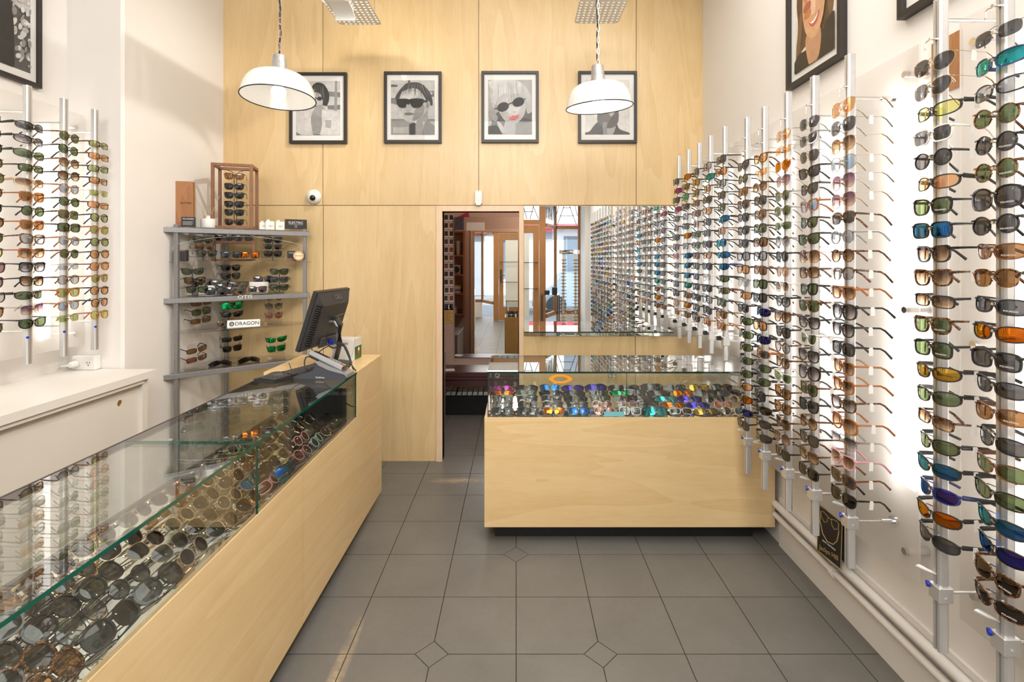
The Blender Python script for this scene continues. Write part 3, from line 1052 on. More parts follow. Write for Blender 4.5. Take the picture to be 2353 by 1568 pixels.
# five short rods (far end)
short = [(1561, 3.79), (1583, 3.58), (1608, 3.37), (1634, 3.175), (1667, 2.957)]
SC1 = ['skk pkP skk pkP skk skR skk skR rpR skk skk skk skk saN tan',
       'pkO skn skC skk skL pyY pkO skl pkB pkB pkB pkC pkn pkO pkn',
       'skk skY skn skn skn ska skg skg skn skg skk skk skk skk stk',
       'skl pkC ska skk ska skk skk skk ska skk swl skk skl skk san',
       'skk ska skL skk skg pkB sta skB pkB pbB pkg ptg skg stn san']
SLAB = ['short rod beside the mirror', 'second short rod from the mirror', 'third short rod from the mirror', 'fourth short rod from the mirror', 'short rod nearest the tall rods']
for k, (px, d) in enumerate(short):
    hz = [2.195 - i * .0704 for i in range(15)]
    rod(XR, d, 1.008, 2.39, f'{SLAB[k]} on the right wall, {"fifteen sunglasses" if k != 9 else ""} hung on it', RW, [1.12, 2.28], hz, 1, False, 'lock', 'short aluminium display rods')
    cl = [c if len(c) == 3 and c[0] in STY and c[1] in FR and c[2] in LE else 'skk' for c in codes(SC1[k], 15, k)]
    fill_rod(XR, d, 2.195, .0704, 15, cl, 1, '', None, False, 0, k, 6)
# five tall rods
tall = [(2.673, 21), (2.487, 21), (2.276, 22), (2.073, 22), (1.854, 22)]
SC2 = ['ckk rkg stn stk skk skk skk skl ska scl pka skk pkg pkg pkg pkg pkg pka pkO pkV skk',
       'cta xsa rtN skk stn skg skn skl stn skg skk pkV ska pkV pak pkg pkg skk pmd pkk pkk',
       'asa xsa apO asR rsg rsg xsg rsG rkk rsa rwN ckG wtN wkk rtl wtN cwg wtn wtn wtD rtR skd',
       'ask csk ask ckk ckk waL ckg ckg oaN stN wkg wtg wkG cwg wkG OkG wtg wkk rtN wkk wtN skd',
       'oga osk ogN ogL osR ogR btk rsl rtN btl waN OkG wkG smk waN waN wtG OaN wcG wpN snk wkd']
TLAB = ['tall rod nearest the display counter', 'second tall rod from the counter', 'third tall rod from the counter', 'fourth tall rod from the counter', 'fifth tall rod from the counter']
for k, (d, n) in enumerate(tall):
    z1 = 2.17 if n == 22 else 2.105
    dz = (z1 - .722) / (n - 1)
    hz = [z1 - i * dz for i in range(n)] + ([2.24] if k > 1 else [2.18, 2.25])
    rod(XR, d, .461, 2.363, f'{TLAB[k]} on the right wall, full of sunglasses', XP if k == 4 else RW, [.63, 2.20], hz, 1, True, 'clamp', 'tall aluminium display rods')
    fill_rod(XR, d, z1, dz, n, codes(SC2[k], n, 10 + k), 1, TLAB[k], 'sunglasses on ' + TLAB[k], True, .75, 10 + k)
near = [(1.457, 21, 'left of the two nearest rods'), (1.265, 22, 'rod at the photo edge')]
SC3 = ['agk agk pky swk rkk pka wkg skB wkN wtN tmN wtg smg pmY pkg ttN pkg pmB pbV pmO pmk',
       'xsk pbC pkl rtg rkk rtg Okk rkk pnn btn pmk pmO smk pmk pnn pkk png pkg pmB pkV ctD ptD']
for k, (d, n, lab) in enumerate(near):
    dz = (2.172 - (.79 if k == 0 else .73)) / (n - 1)
    hz = [2.172 - i * dz for i in range(n)] + [2.172 + dz]
    rod(XR, d, .461, 2.363, ('left' if k == 0 else 'right') + ' one of the two nearest tall rods, full of sports sunglasses', RW, [.63, 2.30], hz, 1, True, 'clamp', 'tall aluminium display rods')
    fill_rod(XR, d, 2.172, dz, n, codes(SC3[k], n, 20 + k), 1, lab, 'sunglasses on the ' + lab, True, .6, 20 + k, 5, (4, 5, 6, 7, 8, 10, 12, 14, 20, 21) if k else (6, 11, 12))
# further rods behind the camera, seen only in the mirror
for k, y in enumerate((1.03, .80, .56, .32, .08, -.14)):
    hz = [2.17 - i * .0686 for i in range(22)]
    rod(XR, y, .461, 2.363, 'tall display rods seen only in the wall mirror', RW, [.63, 2.30], hz, 1, False, 'none', 'rods seen in the mirror')
    fill_rod(XR, y, 2.17, .0686, 22, codes('', 22, 40 + k, SHORT_POOL + ' pkY tka rpR pkg pbV skk'), 1, '', None, False, 0, 40 + k)
# left wall rods
XL = -2.40
left = [(2.25, 'rod cut by the photo edge'), (2.451, 'left rod beneath the portrait'), (2.649, 'middle rod of the left wall'), (2.844, 'rod nearest the wall socket')]
SC4 = ['pta pkk rkg rtg rtg rtn rkg rkn rtg rky wkR wkR ckl wtN rtg',
       'pkk pkG pkg tkg pgN wan rkg wan wtl waN wkG wkN pkg scR ckg',
       'rtg rkg rtN rkN raL rkg stg skg raL rtg xsl rtl wao raL xso',
       'tto ttA tko tka xso tta rko rao rko rka rna rao rka rka ray']
for k, (d, lab) in enumerate(left):
    hz = [2.255 - i * .0688 for i in range(15)]
    cl = [c if c[0] in STY and c[1] in FR and c[2] in LE else 'tta' for c in codes(SC4[k], 15, 60 + k)]
    rod(XL, d, 1.09, 2.457, f'{lab}, fifteen sunglasses hung on it', LA, [1.25, 2.33], hz, -1, k > 0, 'dot', 'left wall display rods')
    fill_rod(XL, d, 2.255, .0688, 15, cl, -1, lab, 'sunglasses on the ' + lab, k > 0, 0, 60 + k)
for k, d in enumerate((2.05, 1.85)):
    rod(XL, d, 1.09, 2.457, 'left wall display rods outside the photo edge, reflected in glass', LA, [1.25, 2.33], [2.255 - i * .0688 for i in range(15)], -1, False, 'dot', 'reflected left wall rods')
    fill_rod(XL, d, 2.255, .0688, 15, codes('', 15, 70 + k, 'rkg pkg wtn rta wkG'), -1, '', None, False, 0, 70 + k)

# ------------------------------------------------------------------ left counter: plywood body, glass case on top, wooden end block
CX, CB = -.877, -1.34          # front and back faces
Y0, Y1, Y2 = .30, 2.748, 3.255
ZT, ZW, ZB = .983, .735, .10
t = thing('display_counter', 'long blonde plywood counter with a glass case along the left', 'counter', (CX, Y0, 0))
def L(x, y, z): return (x - CX, y - Y0, z)
def lbox(b, x0, y0, z0, x1, y1, z1, mi=0): return b.box(L(x0, y0, z0), L(x1, y1, z1), None, mi)
b = MB()
js = [Y0, .75, 2.05, Y2]
for i in range(3):
    lbox(b, CX - .018, js[i] + (.0015 if i else 0), ZB, CX, js[i+1] - (.0015 if i < 2 else 0), ZW)
part('front_panel', b, 'ply_counter_y', t)
b = MB(); lbox(b, CX - .0185, Y0, ZB + .02, CX - .40, Y1, ZW - .012, 0)
lbox(b, CB, Y0, ZB, CB + .018, Y2, ZW, 0)
part('carcass', b, 'ply_counter_y', t)
b = MB(); lbox(b, CX - .0185, Y1, ZW - .02, CB, Y2, ZT - .018, 0)
lbox(b, CX - .018, Y1 + .0015, ZW + .001, CX, Y2, ZT - .018, 0)
part('end_block', b, 'ply_counter_y', t)
b = MB(); lbox(b, CX, Y1, ZT - .018, CB - .05, Y2, ZT, 0)
part('end_top', b, 'ply_counter_x', t)
b = MB(); lbox(b, CX - .002, Y0, ZW - .006, CX - .016, Y1, ZW + .0005, 0)
part('front_edge', b, 'ply_edge', t)
b = MB(); lbox(b, CX - .09, Y0, 0, CB + .06, Y2 - .08, ZB, 0)
part('plinth', b, 'black_paint', t)
b = MB(); lbox(b, CX - .02, Y0, ZW - .012, CB + .02, Y1, ZW - .004, 0)
part('case_floor', b, 'mirror_silver', t, label='mirrored case floor')
g = .010
yj = 1.70
for (ya, yb) in ((Y0, yj), (yj, Y1)):
    b = MB(); lbox(b, CX - .003, ya + .001, ZW + .001, CX - .003 - g, yb - .001, ZT - g - .001)
    part('front_pane', b, 'counter_glass', t)
    b = MB(); lbox(b, CX, ya + .001, ZT - g, CB, yb - .001, ZT)
    part('top_pane', b, 'counter_glass', t)
# polished green edges of the sheets
b = MB()
lbox(b, CX + .0002, Y0, ZT - g, CX + .0009, Y1, ZT)
lbox(b, CX, yj - .0018, ZT - g, CB, yj + .0006, ZT + .0002)
lbox(b, CX - .0025, yj - .002, ZW, CX - .009, yj + .002, ZT - g)
lbox(b, CX - .0025, Y1 - .004, ZW, CX - .009, Y1 - .0005, ZT - g)
part('glass_edge', b, 'green_edge', t, label='green polished glass edge')
b = MB(); lbox(b, CB, Y0, ZT - .022, CB + .014, Y1, ZT - g - .0005); lbox(b, CB, Y0, ZW, CB + .014, Y1, ZW + .014)
lbox(b, CB - .002, Y0, ZT - .010, CB + .004, Y1, ZT + .001)
part('rear_rail', b, 'dark_rail', t)
b = MB(); lbox(b, CB + .004, Y0, ZW + .01, CB + .009, 2.0, ZT - .02)
part('sliding_pane', b, 'counter_glass', t)
b = MB(); lbox(b, CB + .010, 1.90, ZW + .01, CB + .014, Y1 - .01, ZT - .02)
part('sliding_pane', b, 'counter_glass', t)
for yy in (1.93, 2.60):
    b = MB().tube([L(CB + .002, yy, .90), L(CB + .018, yy, .90)], .014, 16)
    part('finger_pull', b, 'chrome', t)

# sunglasses laid in the left case: columns across the counter
r = random.Random(3)
n_col = 14
LCOLS = [
 'rgN OcG Okk Otl rkk', 'Otk OtG otN OkD Ock', 'Otn Otk Okk Ock rtk', 'Okd okl cKk Okk Otn', 'Okk rkk Okk rtk Okd', 'rgD agk agD ogD agk',
 'agk agD rgk xgn agk', 'agD rgk agk agn agD', 'ppn asB agD rgD agk', 'pkB skk xgn agk agD', 'rpn agk xkg agD rgk', 'rug rpn agk agD raK', 'agk pky rgD agk skd', 'pky skk agk agD skk']
for ci in range(n_col):
    y = .72 + ci * .148
    cl = LCOLS[ci].split()
    for k in range(5):
        x = CX - .060 - k * .072
        code = cl[k]
        if not (code[0] in STY and code[1] in FR and code[2] in LE): code = 'Okk'
        tilt = R(r.uniform(38, 52))
        # local: front -Y. face up and towards +X, pair axis along Y
        Rz = Matrix.Rotation(PI / 2 + R(r.uniform(-9, 9)), 3, 'Z')
        Rx = Matrix.Rotation(-tilt, 3, 'X')
        rot = Rz @ Rx
        z = ZW + .020 + k * .006
        ind = ci < 11 and ci >= 1
        vis = ['first', 'second', 'third', 'fourth', 'fifth'][k]
        where = f'{vis} from the front in {ORD[ci]} column of the left case'
        shades(code, (x, y + r.uniform(-.006, .006), z), rot, where, 'sunglasses laid out in the left glass case', True, False, ind)

# ------------------------------------------------------------------ right counter
QX0, QX1, QY0, QY1 = -.178, 1.452, 2.80, 3.29
QZ = .714
t = thing('display_counter', 'blonde plywood display counter with glass case in front of the mirror', 'counter', (0.6, QY0, 0))
def Q(x, y, z): return (x - .6, y - QY0, z)
def qb(b, x0, y0, z0, x1, y1, z1, mi=0): return b.box(Q(x0, y0, z0), Q(x1, y1, z1), None, mi)
b = qb(MB(), QX0, QY0, .101, QX1, QY0 + .018, QZ)
part('front_panel', b, 'ply_counter_x', t)
b = qb(MB(), QX0, QY0 + .0185, .101, QX0 + .018, QY1, QZ); qb(b, QX1 - .018, QY0 + .0185, .101, QX1, QY1, QZ); qb(b, QX0 + .0185, QY1 - .018, .101, QX1 - .0185, QY1, QZ)
qb(b, QX0 + .0185, QY0 + .0185, .12, QX1 - .0185, QY1 - .0185, QZ - .016)
part('carcass', b, 'ply_counter_y', t)
b = qb(MB(), QX0 + .055, QY0 + .09, 0, QX1 - .085, QY1 - .05, .101)
part('plinth', b, 'black_paint', t)
b = qb(MB(), QX0 + .0185, QY0 + .0185, QZ - .0155, QX1 - .0185, QY1 - .0185, QZ - .004)
part('case_floor', b, 'mirror_silver', t, label='mirrored case floor')
gx0, gx1 = -.160, 1.438
gy0, gy1 = QY0 + .012, QY1 - .005
GT = .972
xm = X(1440, gy0)
for xa, xb in ((gx0, xm - .001), (xm + .001, gx1)):
    part('front_pane', qb(MB(), xa, gy0, QZ, xb, gy0 + g, GT - g), 'counter_glass', t)
part('top_pane', qb(MB(), gx0 - .002, gy0 - .002, GT - g + .0005, gx1 + .002, gy1 + .002, GT), 'counter_glass', t)
part('side_pane', qb(MB(), gx0, gy0 + g + .0005, QZ, gx0 + g, gy1, GT - g), 'counter_glass', t)
b = qb(MB(), gx0 - .002, gy0 - .0035, GT - g, gx1 + .002, gy0 - .0022, GT)
qb(b, gx0 - .004, gy0 - .002, GT - g, gx0 - .0025, gy1, GT)
qb(b, xm - .0009, gy0 - .0005, QZ, xm + .0009, gy0 + g, GT - g)
qb(b, gx0 - .001, gy0 - .001, QZ, gx0 + .002, gy0 + .0005, GT - g)
qb(b, gx0 - .002, gy1 + .0022, GT - g, gx1 + .002, gy1 + .0035, GT)
part('glass_edge', b, 'dark_green_edge', t, label='dark green polished glass edge')
part('sliding_pane', qb(MB(), gx0 + .01, gy1 - .006, QZ, .66, gy1 - .002, GT - .02), 'counter_glass', t)
part('sliding_pane', qb(MB(), .60, gy1 - .013, QZ, gx1, gy1 - .009, GT - .02), 'counter_glass', t)
for px in (1143, 1402, 1409, 1669):
    x = X(px, gy1)
    m = MB()
    c = Vector(Q(x, gy1 - .02, .845))
    m.tube([c + Vector((.013 * math.cos(a * PI / 10), 0, .013 * math.sin(a * PI / 10))) for a in range(21)], .0035, 6)
    part('finger_pull', m, 'chrome', t, True)
# oval orange emblem standing on the case glass front
b = MB()
N = 48
vs = []
def oval(a, k, w, h, p):
    return (w * sgn(math.cos(a)) * abs(math.cos(a)) ** p, h * sgn(math.sin(a)) * abs(math.sin(a)) ** p)
for yy in (-.004, 0):
    for i in range(N):
        a = 2 * PI * i / N
        c, s = math.cos(a), math.sin(a)
        xo = .066 * c; zo = .0245 * sgn(s) * (1 - c * c + 1e-9) ** .66
        xi = .040 * c; zi = .0145 * sgn(s) * math.sqrt(max(0, 1 - c * c)) 
        vs += [(xo, yy, zo), (xi, yy, zi)]
fs = []
for i in range(N):
    j = (i + 1) % N
    fs += [(2*i, 2*i+1, 2*j+1, 2*j), (2*N+2*i, 2*N+2*j, 2*N+2*j+1, 2*N+2*i+1), (2*i, 2*j, 2*N+2*j, 2*N+2*i), (2*i+1, 2*N+2*i+1, 2*N+2*j+1, 2*j+1)]
b.add(vs, fs)
solo('oval_emblem', b, 'orange_emblem', 'orange oval ring emblem on the front glass of the right display case', 'emblem', (X(1288, gy0), gy0 - .0005, Z(871, gy0)))
solo('price_card', MB().box((0, 0, 0), (.115, .0015, .026), None, 0), 'cyan_card', 'small cyan card leaning at the front of the right display case', 'card',
     (X(1388, 2.84), 2.835, QZ - .002), rot=(R(-25), 0, 0))
RC = ['smd std skd pkO pkP', 'smd rtd skd skg pkd', 'skO std skd pkd skB', 'skB skk pkd pkd pkV', 'rpa rpn skg skk hkV', 'swl rpl std pkE pkd',
      'hkC skk pkd skd pkd', 'twD pbO pkC pkd hkd', 'pkY pbV pkV smO skd', 'rgk rpa rtd skk skY', 'agk rta rgn skd skD']
r = random.Random(11)
for ci in range(11):
    cl = RC[ci].split()
    for k in range(5):
        fan = (ci - 4) * .012
        x = -.075 + ci * .147 + (0 if ci < 4 else -k * .022 if ci > 5 else 0) - .005
        y = 2.865 + k * .072
        code = cl[k]
        if not (code[0] in STY and code[1] in FR and code[2] in LE): code = 'smk'
        if x > 1.37: continue
        Rz = Matrix.Rotation(R(r.uniform(-6, 6)), 3, 'Z')
        Rx = Matrix.Rotation(-R(r.uniform(28, 42)), 3, 'X')
        z = QZ + .020 + k * .015
        ind = k < 3
        where = f'{["first","second","third","fourth","fifth"][k]} from the front, {ORD[ci]} column of the right case'
        shades(code, (x, y, z), Rz @ Rx, where, 'sunglasses laid out in the right glass case', True, False, ind)

# ------------------------------------------------------------------ white cabinet on the left
CF = -2.12
t = thing('low_cabinet', 'long white low cabinet with sliding doors below the left wall display', 'cabinet', (CF, .4, 0))
def K(b, x0, y0, z0, x1, y1, z1, mi=0): return b.box((x0 - CF, y0 - .4, z0), (x1 - CF, y1 - .4, z1), None, mi)
part('worktop', K(MB(), CF, .4, .917, LA + .001, 2.945, .957), 'white_laminate', t)
part('body', K(K(K(K(MB(), CF - .045, .4, .0, LA + .001, 2.90, .02), CF - .02, 2.86, 0, LA + .001, 2.90, .9165), LA + .001, .4, .021, LA + .02, 2.859, .9165), CF - .06, .4, .895, CF - .01, 2.859, .9165), 'white_laminate_door', t)
def holed_door(y0, y1, z0, z1, hy, hz, x, rr=.017):
    """door slab with a round finger hole"""
    b = MB(); N = 24
    ring = [(hy + rr * math.cos(2*PI*i/N), hz + rr * math.sin(2*PI*i/N)) for i in range(N)]
    outer = []
    for i in range(N):
        a = 2*PI*i/N; c, s = math.cos(a), math.sin(a)
        ts = []
        if c > 1e-6: ts.append((y1 - hy) / c)
        if c < -1e-6: ts.append((y0 - hy) / c)
        if s > 1e-6: ts.append((z1 - hz) / s)
        if s < -1e-6: ts.append((z0 - hz) / s)
        q = min(ts); outer.append([hy + q*c, hz + q*s])
    for cy_, cz_ in ((y0, z0), (y1, z0), (y1, z1), (y0, z1)):
        k = min(range(N), key=lambda i: (outer[i][0]-cy_)**2 + (outer[i][1]-cz_)**2)
        outer[k] = [cy_, cz_]
    vs = []
    for xx in (x, x - .016):
        vs += [(xx - CF, p[0] - .4, p[1]) for p in ring] + [(xx - CF, p[0] - .4, p[1]) for p in outer]
    fs = []
    for i in range(N):
        j = (i + 1) % N
        fs += [(i, N+i, N+j, j), (2*N+i, 2*N+j, 3*N+j, 3*N+i), (i, j, 2*N+j, 2*N+i), (N+i, 3*N+i, 3*N+j, N+j)]
    b.add(vs, fs)
    return b
for (y0, y1, hy, x) in ((1.97, 2.86, 2.72, CF - .040), (1.05, 2.01, 1.93, CF - .022), (.41, 1.10, .5, CF - .040)):
    d = part('door', holed_door(y0, y1, .03, .893, hy, .82 if hy > 2 else .805, x), 'white_laminate_door', t)
    part('finger_hole', MB().tube([(x - .004 - CF, hy - .4, .82 if hy > 2 else .805), (x - .014 - CF, hy - .4, .82 if hy > 2 else .805)], .0168, 20), 'brass', d)
# socket on the end wall of the alcove
t = thing('power_socket', 'white double power socket on the end wall above the white cabinet', 'socket', (X(190, 2.9), 2.955, .9575))
part('box', MB().bbox((-.075, -.045, 0), (.062, 0, .082), .004), 'white_plastic', t)
part('switch', MB().bbox((-.065, -.048, .06), (-.045, -.0452, .072), .001), 'white_plastic', t)
part('switch', MB().bbox((.03, -.048, .06), (.05, -.0452, .072), .001), 'white_plastic', t)
b = MB()
b.box((.015, -.0465, .040), (.018, -.0452, .048)); b.box((.030, -.0465, .040), (.033, -.0452, .048)); b.box((.0225, -.0465, .024), (.0255, -.0452, .034))
part('slots', b, 'black_plastic', t)
tag(solo('power_plug', MB().tube([(0, 0, 0), (0, -.035, 0), (0, -.042, 0)], [.02, .018, .012], 14).tube([(0, -.035, 0), (-.02, -.05, -.002), (-.05, -.045, -.006), (-.08, -.01, -.02), (-.11, .03, -.03)], .004, 6), 'white_plastic',
     'x', 'plug', (X(172, 2.9), 2.907, .995), smooth=True), 'white plug pushed into the power socket', 'plug')

# ------------------------------------------------------------------ corner shelving
A2, B2 = Vector((-2.285, 3.36)), Vector((-1.64, 3.875))
uv = (B2 - A2).normalized()
nv = Vector((-uv.y, uv.x))
CN = Vector((-2.30, 3.945))
def SP(px, off):
    """point on the line parallel to the shelf front, off metres behind it, seen at column px"""
    k = (px - VX) / F
    P0 = A2 + nv * off
    # P0.x + uv.x*t = k*(P0.y + uv.y*t)
    tt = (k * P0.y - P0.x) / (uv.x - k * uv.y)
    return P0 + uv * tt
t = thing('corner_shelving', 'grey steel corner shelving unit with glass and acrylic shelves in the back left corner', 'shelving', (A2.x, A2.y, 0))
def post(p, w=.018, z1=1.84):
    return MB().bbox((p.x - w/2 - A2.x, p.y - w/2 - A2.y, 0), (p.x + w/2 - A2.x, p.y + w/2 - A2.y, z1), .002)
for p in (A2, B2, CN + Vector((.02, -.02))): part('post', post(p, .027 if p is A2 else .024), 'grey_steel', t)
def tri(z0, z1, ext=.03, bow=0):
    a = A2 - uv * ext - nv * .005; c = B2 + uv * ext - nv * .005
    pts = [(a.x - A2.x, a.y - A2.y)]
    if bow:
        for i in range(1, 8):
            q = a + (c - a) * i / 8 - nv * bow * math.sin(PI * i / 8)
            pts.append((q.x - A2.x, q.y - A2.y))
    pts += [(c.x - A2.x, c.y - A2.y), (B2.x - A2.x, 3.95 - A2.y), (CN.x + .02 - A2.x, 3.95 - A2.y), (LW + .02 - A2.x, CN.y - A2.y), (LW + .02 - A2.x, A2.y - A2.y + .01)]
    return MB().prism(pts, z0, z1)
SH = {1: 1.827, 2: 1.592, 3: 1.352, 4: 1.115, 5: .845}
def rail(z):
    a = A2 - uv * .075 - nv * .010; c = B2 + uv * .035 - nv * .010
    m = MB()
    for (p, q) in ((a, c),):
        d = q - p; ang = math.atan2(d.y, d.x)
        M = Matrix.Translation((p.x - A2.x, p.y - A2.y, z)) @ Matrix.Rotation(ang, 4, 'Z')
        m.bbox((0, -.012, -.034), (d.length, .006, 0), .002, M)
    for (p, q) in ((A2, CN + Vector((.02, -.02))), (B2, CN + Vector((.02, -.02)))):
        d = q - p; ang = math.atan2(d.y, d.x)
        M = Matrix.Translation((p.x - A2.x, p.y - A2.y, z)) @ Matrix.Rotation(ang, 4, 'Z')
        m.bbox((.014, -.007, -.030), (d.length - .012, .007, -.001), .002, M)
    return m
for k in (1, 3, 5):
    part('rail', rail(SH[k] - .008), 'grey_steel', t)
    part('glass_shelf', tri(SH[k] - .0075, SH[k] - .0005), 'counter_glass', t)
for k in (2, 4):
    part('acrylic_shelf', tri(SH[k] - .012, SH[k] - .0005, .045 if k == 2 else .02, .03), 'acrylic', t)
# wire bow and rings under the top shelf
b = MB()
pts = []
for i in range(15):
    q = A2 + (B2 - A2) * i / 14 - nv * .012
    pts.append((q.x - A2.x, q.y - A2.y, 1.705 + .065 * math.sin(PI * i / 14) ** .8))
b.tube(pts, .0016, 6)
part('wire_bow', b, 'chrome', t, True)
for px in (527, 580):
    q = SP(px, -.012)
    part('ring', MB().tube([(q.x - A2.x + uv.x * .014 * math.cos(a * PI / 10), q.y - A2.y + uv.y * .014 * math.cos(a * PI / 10), 1.79 + .014 * math.sin(a * PI / 10)) for a in range(21)], .0018, 6), 'chrome', t, True)
ang_s = math.atan2(uv.y, uv.x)
q = SP(563, -.026)
text('lettering', 'OTIS', .036, 'card_white', t, (q.x - A2.x, q.y - A2.y, SH[3] - .018), (R(90), 0, ang_s), .0006, sx=1.25)

def SW(px, off, z): q = SP(px, off); return (q.x, q.y, z)
def facing(px, add=0): return -math.atan((px - VX) / F) + R(add)    # turn local -Y towards the camera

# items on the top shelf
q = SP(423, .07)
t = thing('display_block', 'tall upright teak block with small printed name on the top shelf', 'display block', (q.x, q.y, SH[1]), ang_s - R(25))
part('block', MB().bbox((-.060, -.02, 0), (.060, .022, .315), .003), 'teak', t)
text('lettering', 'ELECTRIC', .017, 'black_paint', t, (.02, -.0208, .165), (R(90), 0, 0), .0003)
q = SP(433, .025)
t = thing('price_card', 'small black polarized card leaning on the teak block', 'card', (q.x, q.y, SH[1]), ang_s - R(20))
part('card', MB().box((-.042, 0, 0), (.042, .002, .068)), 'black_paint', t)
text('lettering', 'POLARIZED', .013, 'card_white', t, (0, -.0005, .055), (R(90), 0, 0), .0003)
b = MB()
for k in range(4): b.box((-.034, -.0008, .036 - k*.007), (.030 - .01 * (k % 2), -.0002, .0375 - k*.007))
part('small_print', b, 'card_white', t)
q = SP(478, .10)
t = thing('reed_diffuser', 'white reed diffuser bottle with three pale reeds on the top shelf', 'diffuser', (q.x, q.y, SH[1]))
part('bottle', MB().lathe([(.046, 0), (.047, .004), (.047, .062), (.044, .067), (.017, .069), (.016, .088), (.017, .090)], 28), 'white_plastic', t, True)
for dx, dy in ((-.10, 0), (.0, .03), (.085, .0)):
    part('reed', MB().tube([(0, 0, .05), (dx, dy, .235)], .0014, 5), 'pale_reed', t)
q = SP(541, .12)
cage = thing('display_cage', 'tall open walnut cage holding six hanging sunglasses on the top shelf', 'display stand', (q.x, q.y, SH[1]), facing(541, -14))
w2, d2, hh, th = .125, .085, .47, .020
for sx in (-1, 1):
    for sy in (-1, 1):
        part('upright', MB().bbox((sx*w2 - th/2, sy*d2 - th/2, 0), (sx*w2 + th/2, sy*d2 + th/2, hh), .001), 'walnut', cage)
for z in (0, hh - th):
    for sy in (-1, 1):
        part('crosspiece', MB().bbox((-w2 + th/2, sy*d2 - th/2, z), (w2 - th/2, sy*d2 + th/2, z + th), .001), 'walnut', cage)
    for sx in (-1, 1):
        part('crosspiece', MB().bbox((sx*w2 - th/2, -d2 + th/2, z), (sx*w2 + th/2, d2 - th/2, z + th), .001), 'walnut', cage)
b = MB()
for s in (-1, 1):
    b.tube([(s*(w2 - .01), 0, hh - .03), (s*.06, 0, hh - .032), (s*.022, 0, hh - .045), (s*.008, 0, hh - .075), (s*.008, 0, .04)], .0028, 6)
part('wire_frame', b, 'gunmetal', cage, True)
Mc = Matrix.Translation(cage.location) @ Matrix.Rotation(cage.rotation_euler.z, 4, 'Z')
for k, code in enumerate(('Stn', 'skd', 'smd', 'skd', 'skd', 'stD')):
    z = .385 - (0, .075, .14, .205, .265, .335)[k]
    code = 'w' + code[1:]
    shades(code, Mc @ Vector((0, -.035, z)), Euler((R(6), 0, cage.rotation_euler.z + R(4)), 'XYZ'), f'{ORD[k]} from the top in the walnut cage', 'sunglasses in the walnut cage')
for k, (px, off, lab) in enumerate(((606, .07, 'left'), (620, .05, 'middle'), (643, .05, 'right'))):
    q = SP(px, off)
    t = thing('cleaner_box', f'{lab} one of the three small white lens cleaner boxes', 'box', (q.x, q.y, SH[1]), facing(px, 5), 'small white lens cleaner boxes')
    part('carton', MB().bbox((-.030, -.015, 0), (.030, .015, .055 if k == 0 else .066), .001), 'card_white', t)
    part('bottle', MB().lathe([(.012, 0), (.012, .012)], 12, Matrix.Translation((-.012, 0, .055 if k == 0 else .066))), 'white_plastic', t)
    text('lettering', 'SALT', .012, 'black_paint', t, (.005, -.0158, .030), (R(90), 0, 0), .0002)
q = SP(680, .03)
t = thing('brand_sign', 'black sign with white lettering on a small wooden foot, top shelf', 'sign', (q.x, q.y, SH[1]), facing(680, 4))
part('foot', MB().bbox((-.045, -.012, 0), (.045, .012, .012), .001), 'walnut', t)
part('plate', MB().box((-.078, -.0015, .012), (.078, .0015, .088)), 'black_paint', t)
text('lettering', 'ELECTRIC', .024, 'card_white', t, (0, -.002, .062), (R(90), 0, 0), .0003)
m = MB().tube([(.008 * math.cos(a * PI / 8), -.002, .033 + .008 * math.sin(a * PI / 8)) for a in range(17)], .0009, 5)
m.box((-.05, -.0022, .047), (.05, -.0016, .0482))
part('emblem', m, 'card_white', t)

# eyewear stands on the shelves
def tier_stand(px, off, z, n, h, lab, dz=.062):
    q = SP(px, off)
    t = thing('tier_stand', lab, 'display stand', (q.x, q.y, z), facing(px))
    part('base', MB().lathe([(.035, 0), (.035, .003)], 20), 'gunmetal', t)
    part('pole', MB().tube([(0, 0, .003), (0, 0, h)], .004, 8), 'gunmetal', t)
    for k in range(n):
        part('crossbar', MB().tube([(-.080, 0, h - .01 - k*dz + .012), (-.078, 0, h - .01 - k*dz), (.078, 0, h - .01 - k*dz), (.080, 0, h - .01 - k*dz + .012)], .0018, 6), 'gunmetal', t)
    return t
def clear_stand(px, off, z, n, lab, brand=None, dz=.07):
    q = SP(px, off)
    t = thing('acrylic_stand', lab, 'display stand', (q.x, q.y, z), facing(px))
    part('plate', MB().prism([(-.06, 0), (.06, 0), (.06, .03), (.05, .05), (.05, n*dz + .01), (.03, n*dz + .03), (-.03, n*dz + .03), (-.05, n*dz + .01), (-.05, .05), (-.06, .03)], .012, .016, 'y'), 'acrylic', t)
    part('base', MB().box((-.065, -.04, 0), (.065, .04, .005)), 'acrylic', t)
    for k in range(n):
        part('nose_rest', MB().box((-.008, -.022, .045 + k*dz), (.008, .012, .062 + k*dz)), 'acrylic', t)
    return t
def on_stand(px, off, n, ztop, dz, cl, where, add=0, x_off=0, step=(0, 0)):
    for k in range(n):
        q = SP(px + step[0] * k, off)
        yaw = facing(px, add)
        f = Vector((math.sin(yaw), -math.cos(yaw)))
        loc = (q.x + f.x * .018, q.y + f.y * .018, ztop - k * dz)
        w = where if n == 1 else f'{ORD[k]} from the top on the {where}'
        shades(cl[k], loc, Euler((R(5), R(step[1]), yaw), 'XYZ'), w, 'sunglasses on the corner shelving')
tier_stand(466, .05, SH[2], 3, .165, 'black three-tier stand at the left of the second shelf')
on_stand(466, .05, 3, Z(551, 3.42), Z(551, 3.42) - Z(580, 3.42) - .040, ['wkg', 'wtn', 'wkg'], 'left stand of the second shelf', 12, 0, (4, 0))
tier_stand(627, .06, SH[2], 3, .165, 'black three-tier stand at the right of the second shelf')
on_stand(627, .06, 3, Z(552, 3.8), .052, ['wkd', 'bcd', 'skD'], 'right stand of the second shelf', 4)
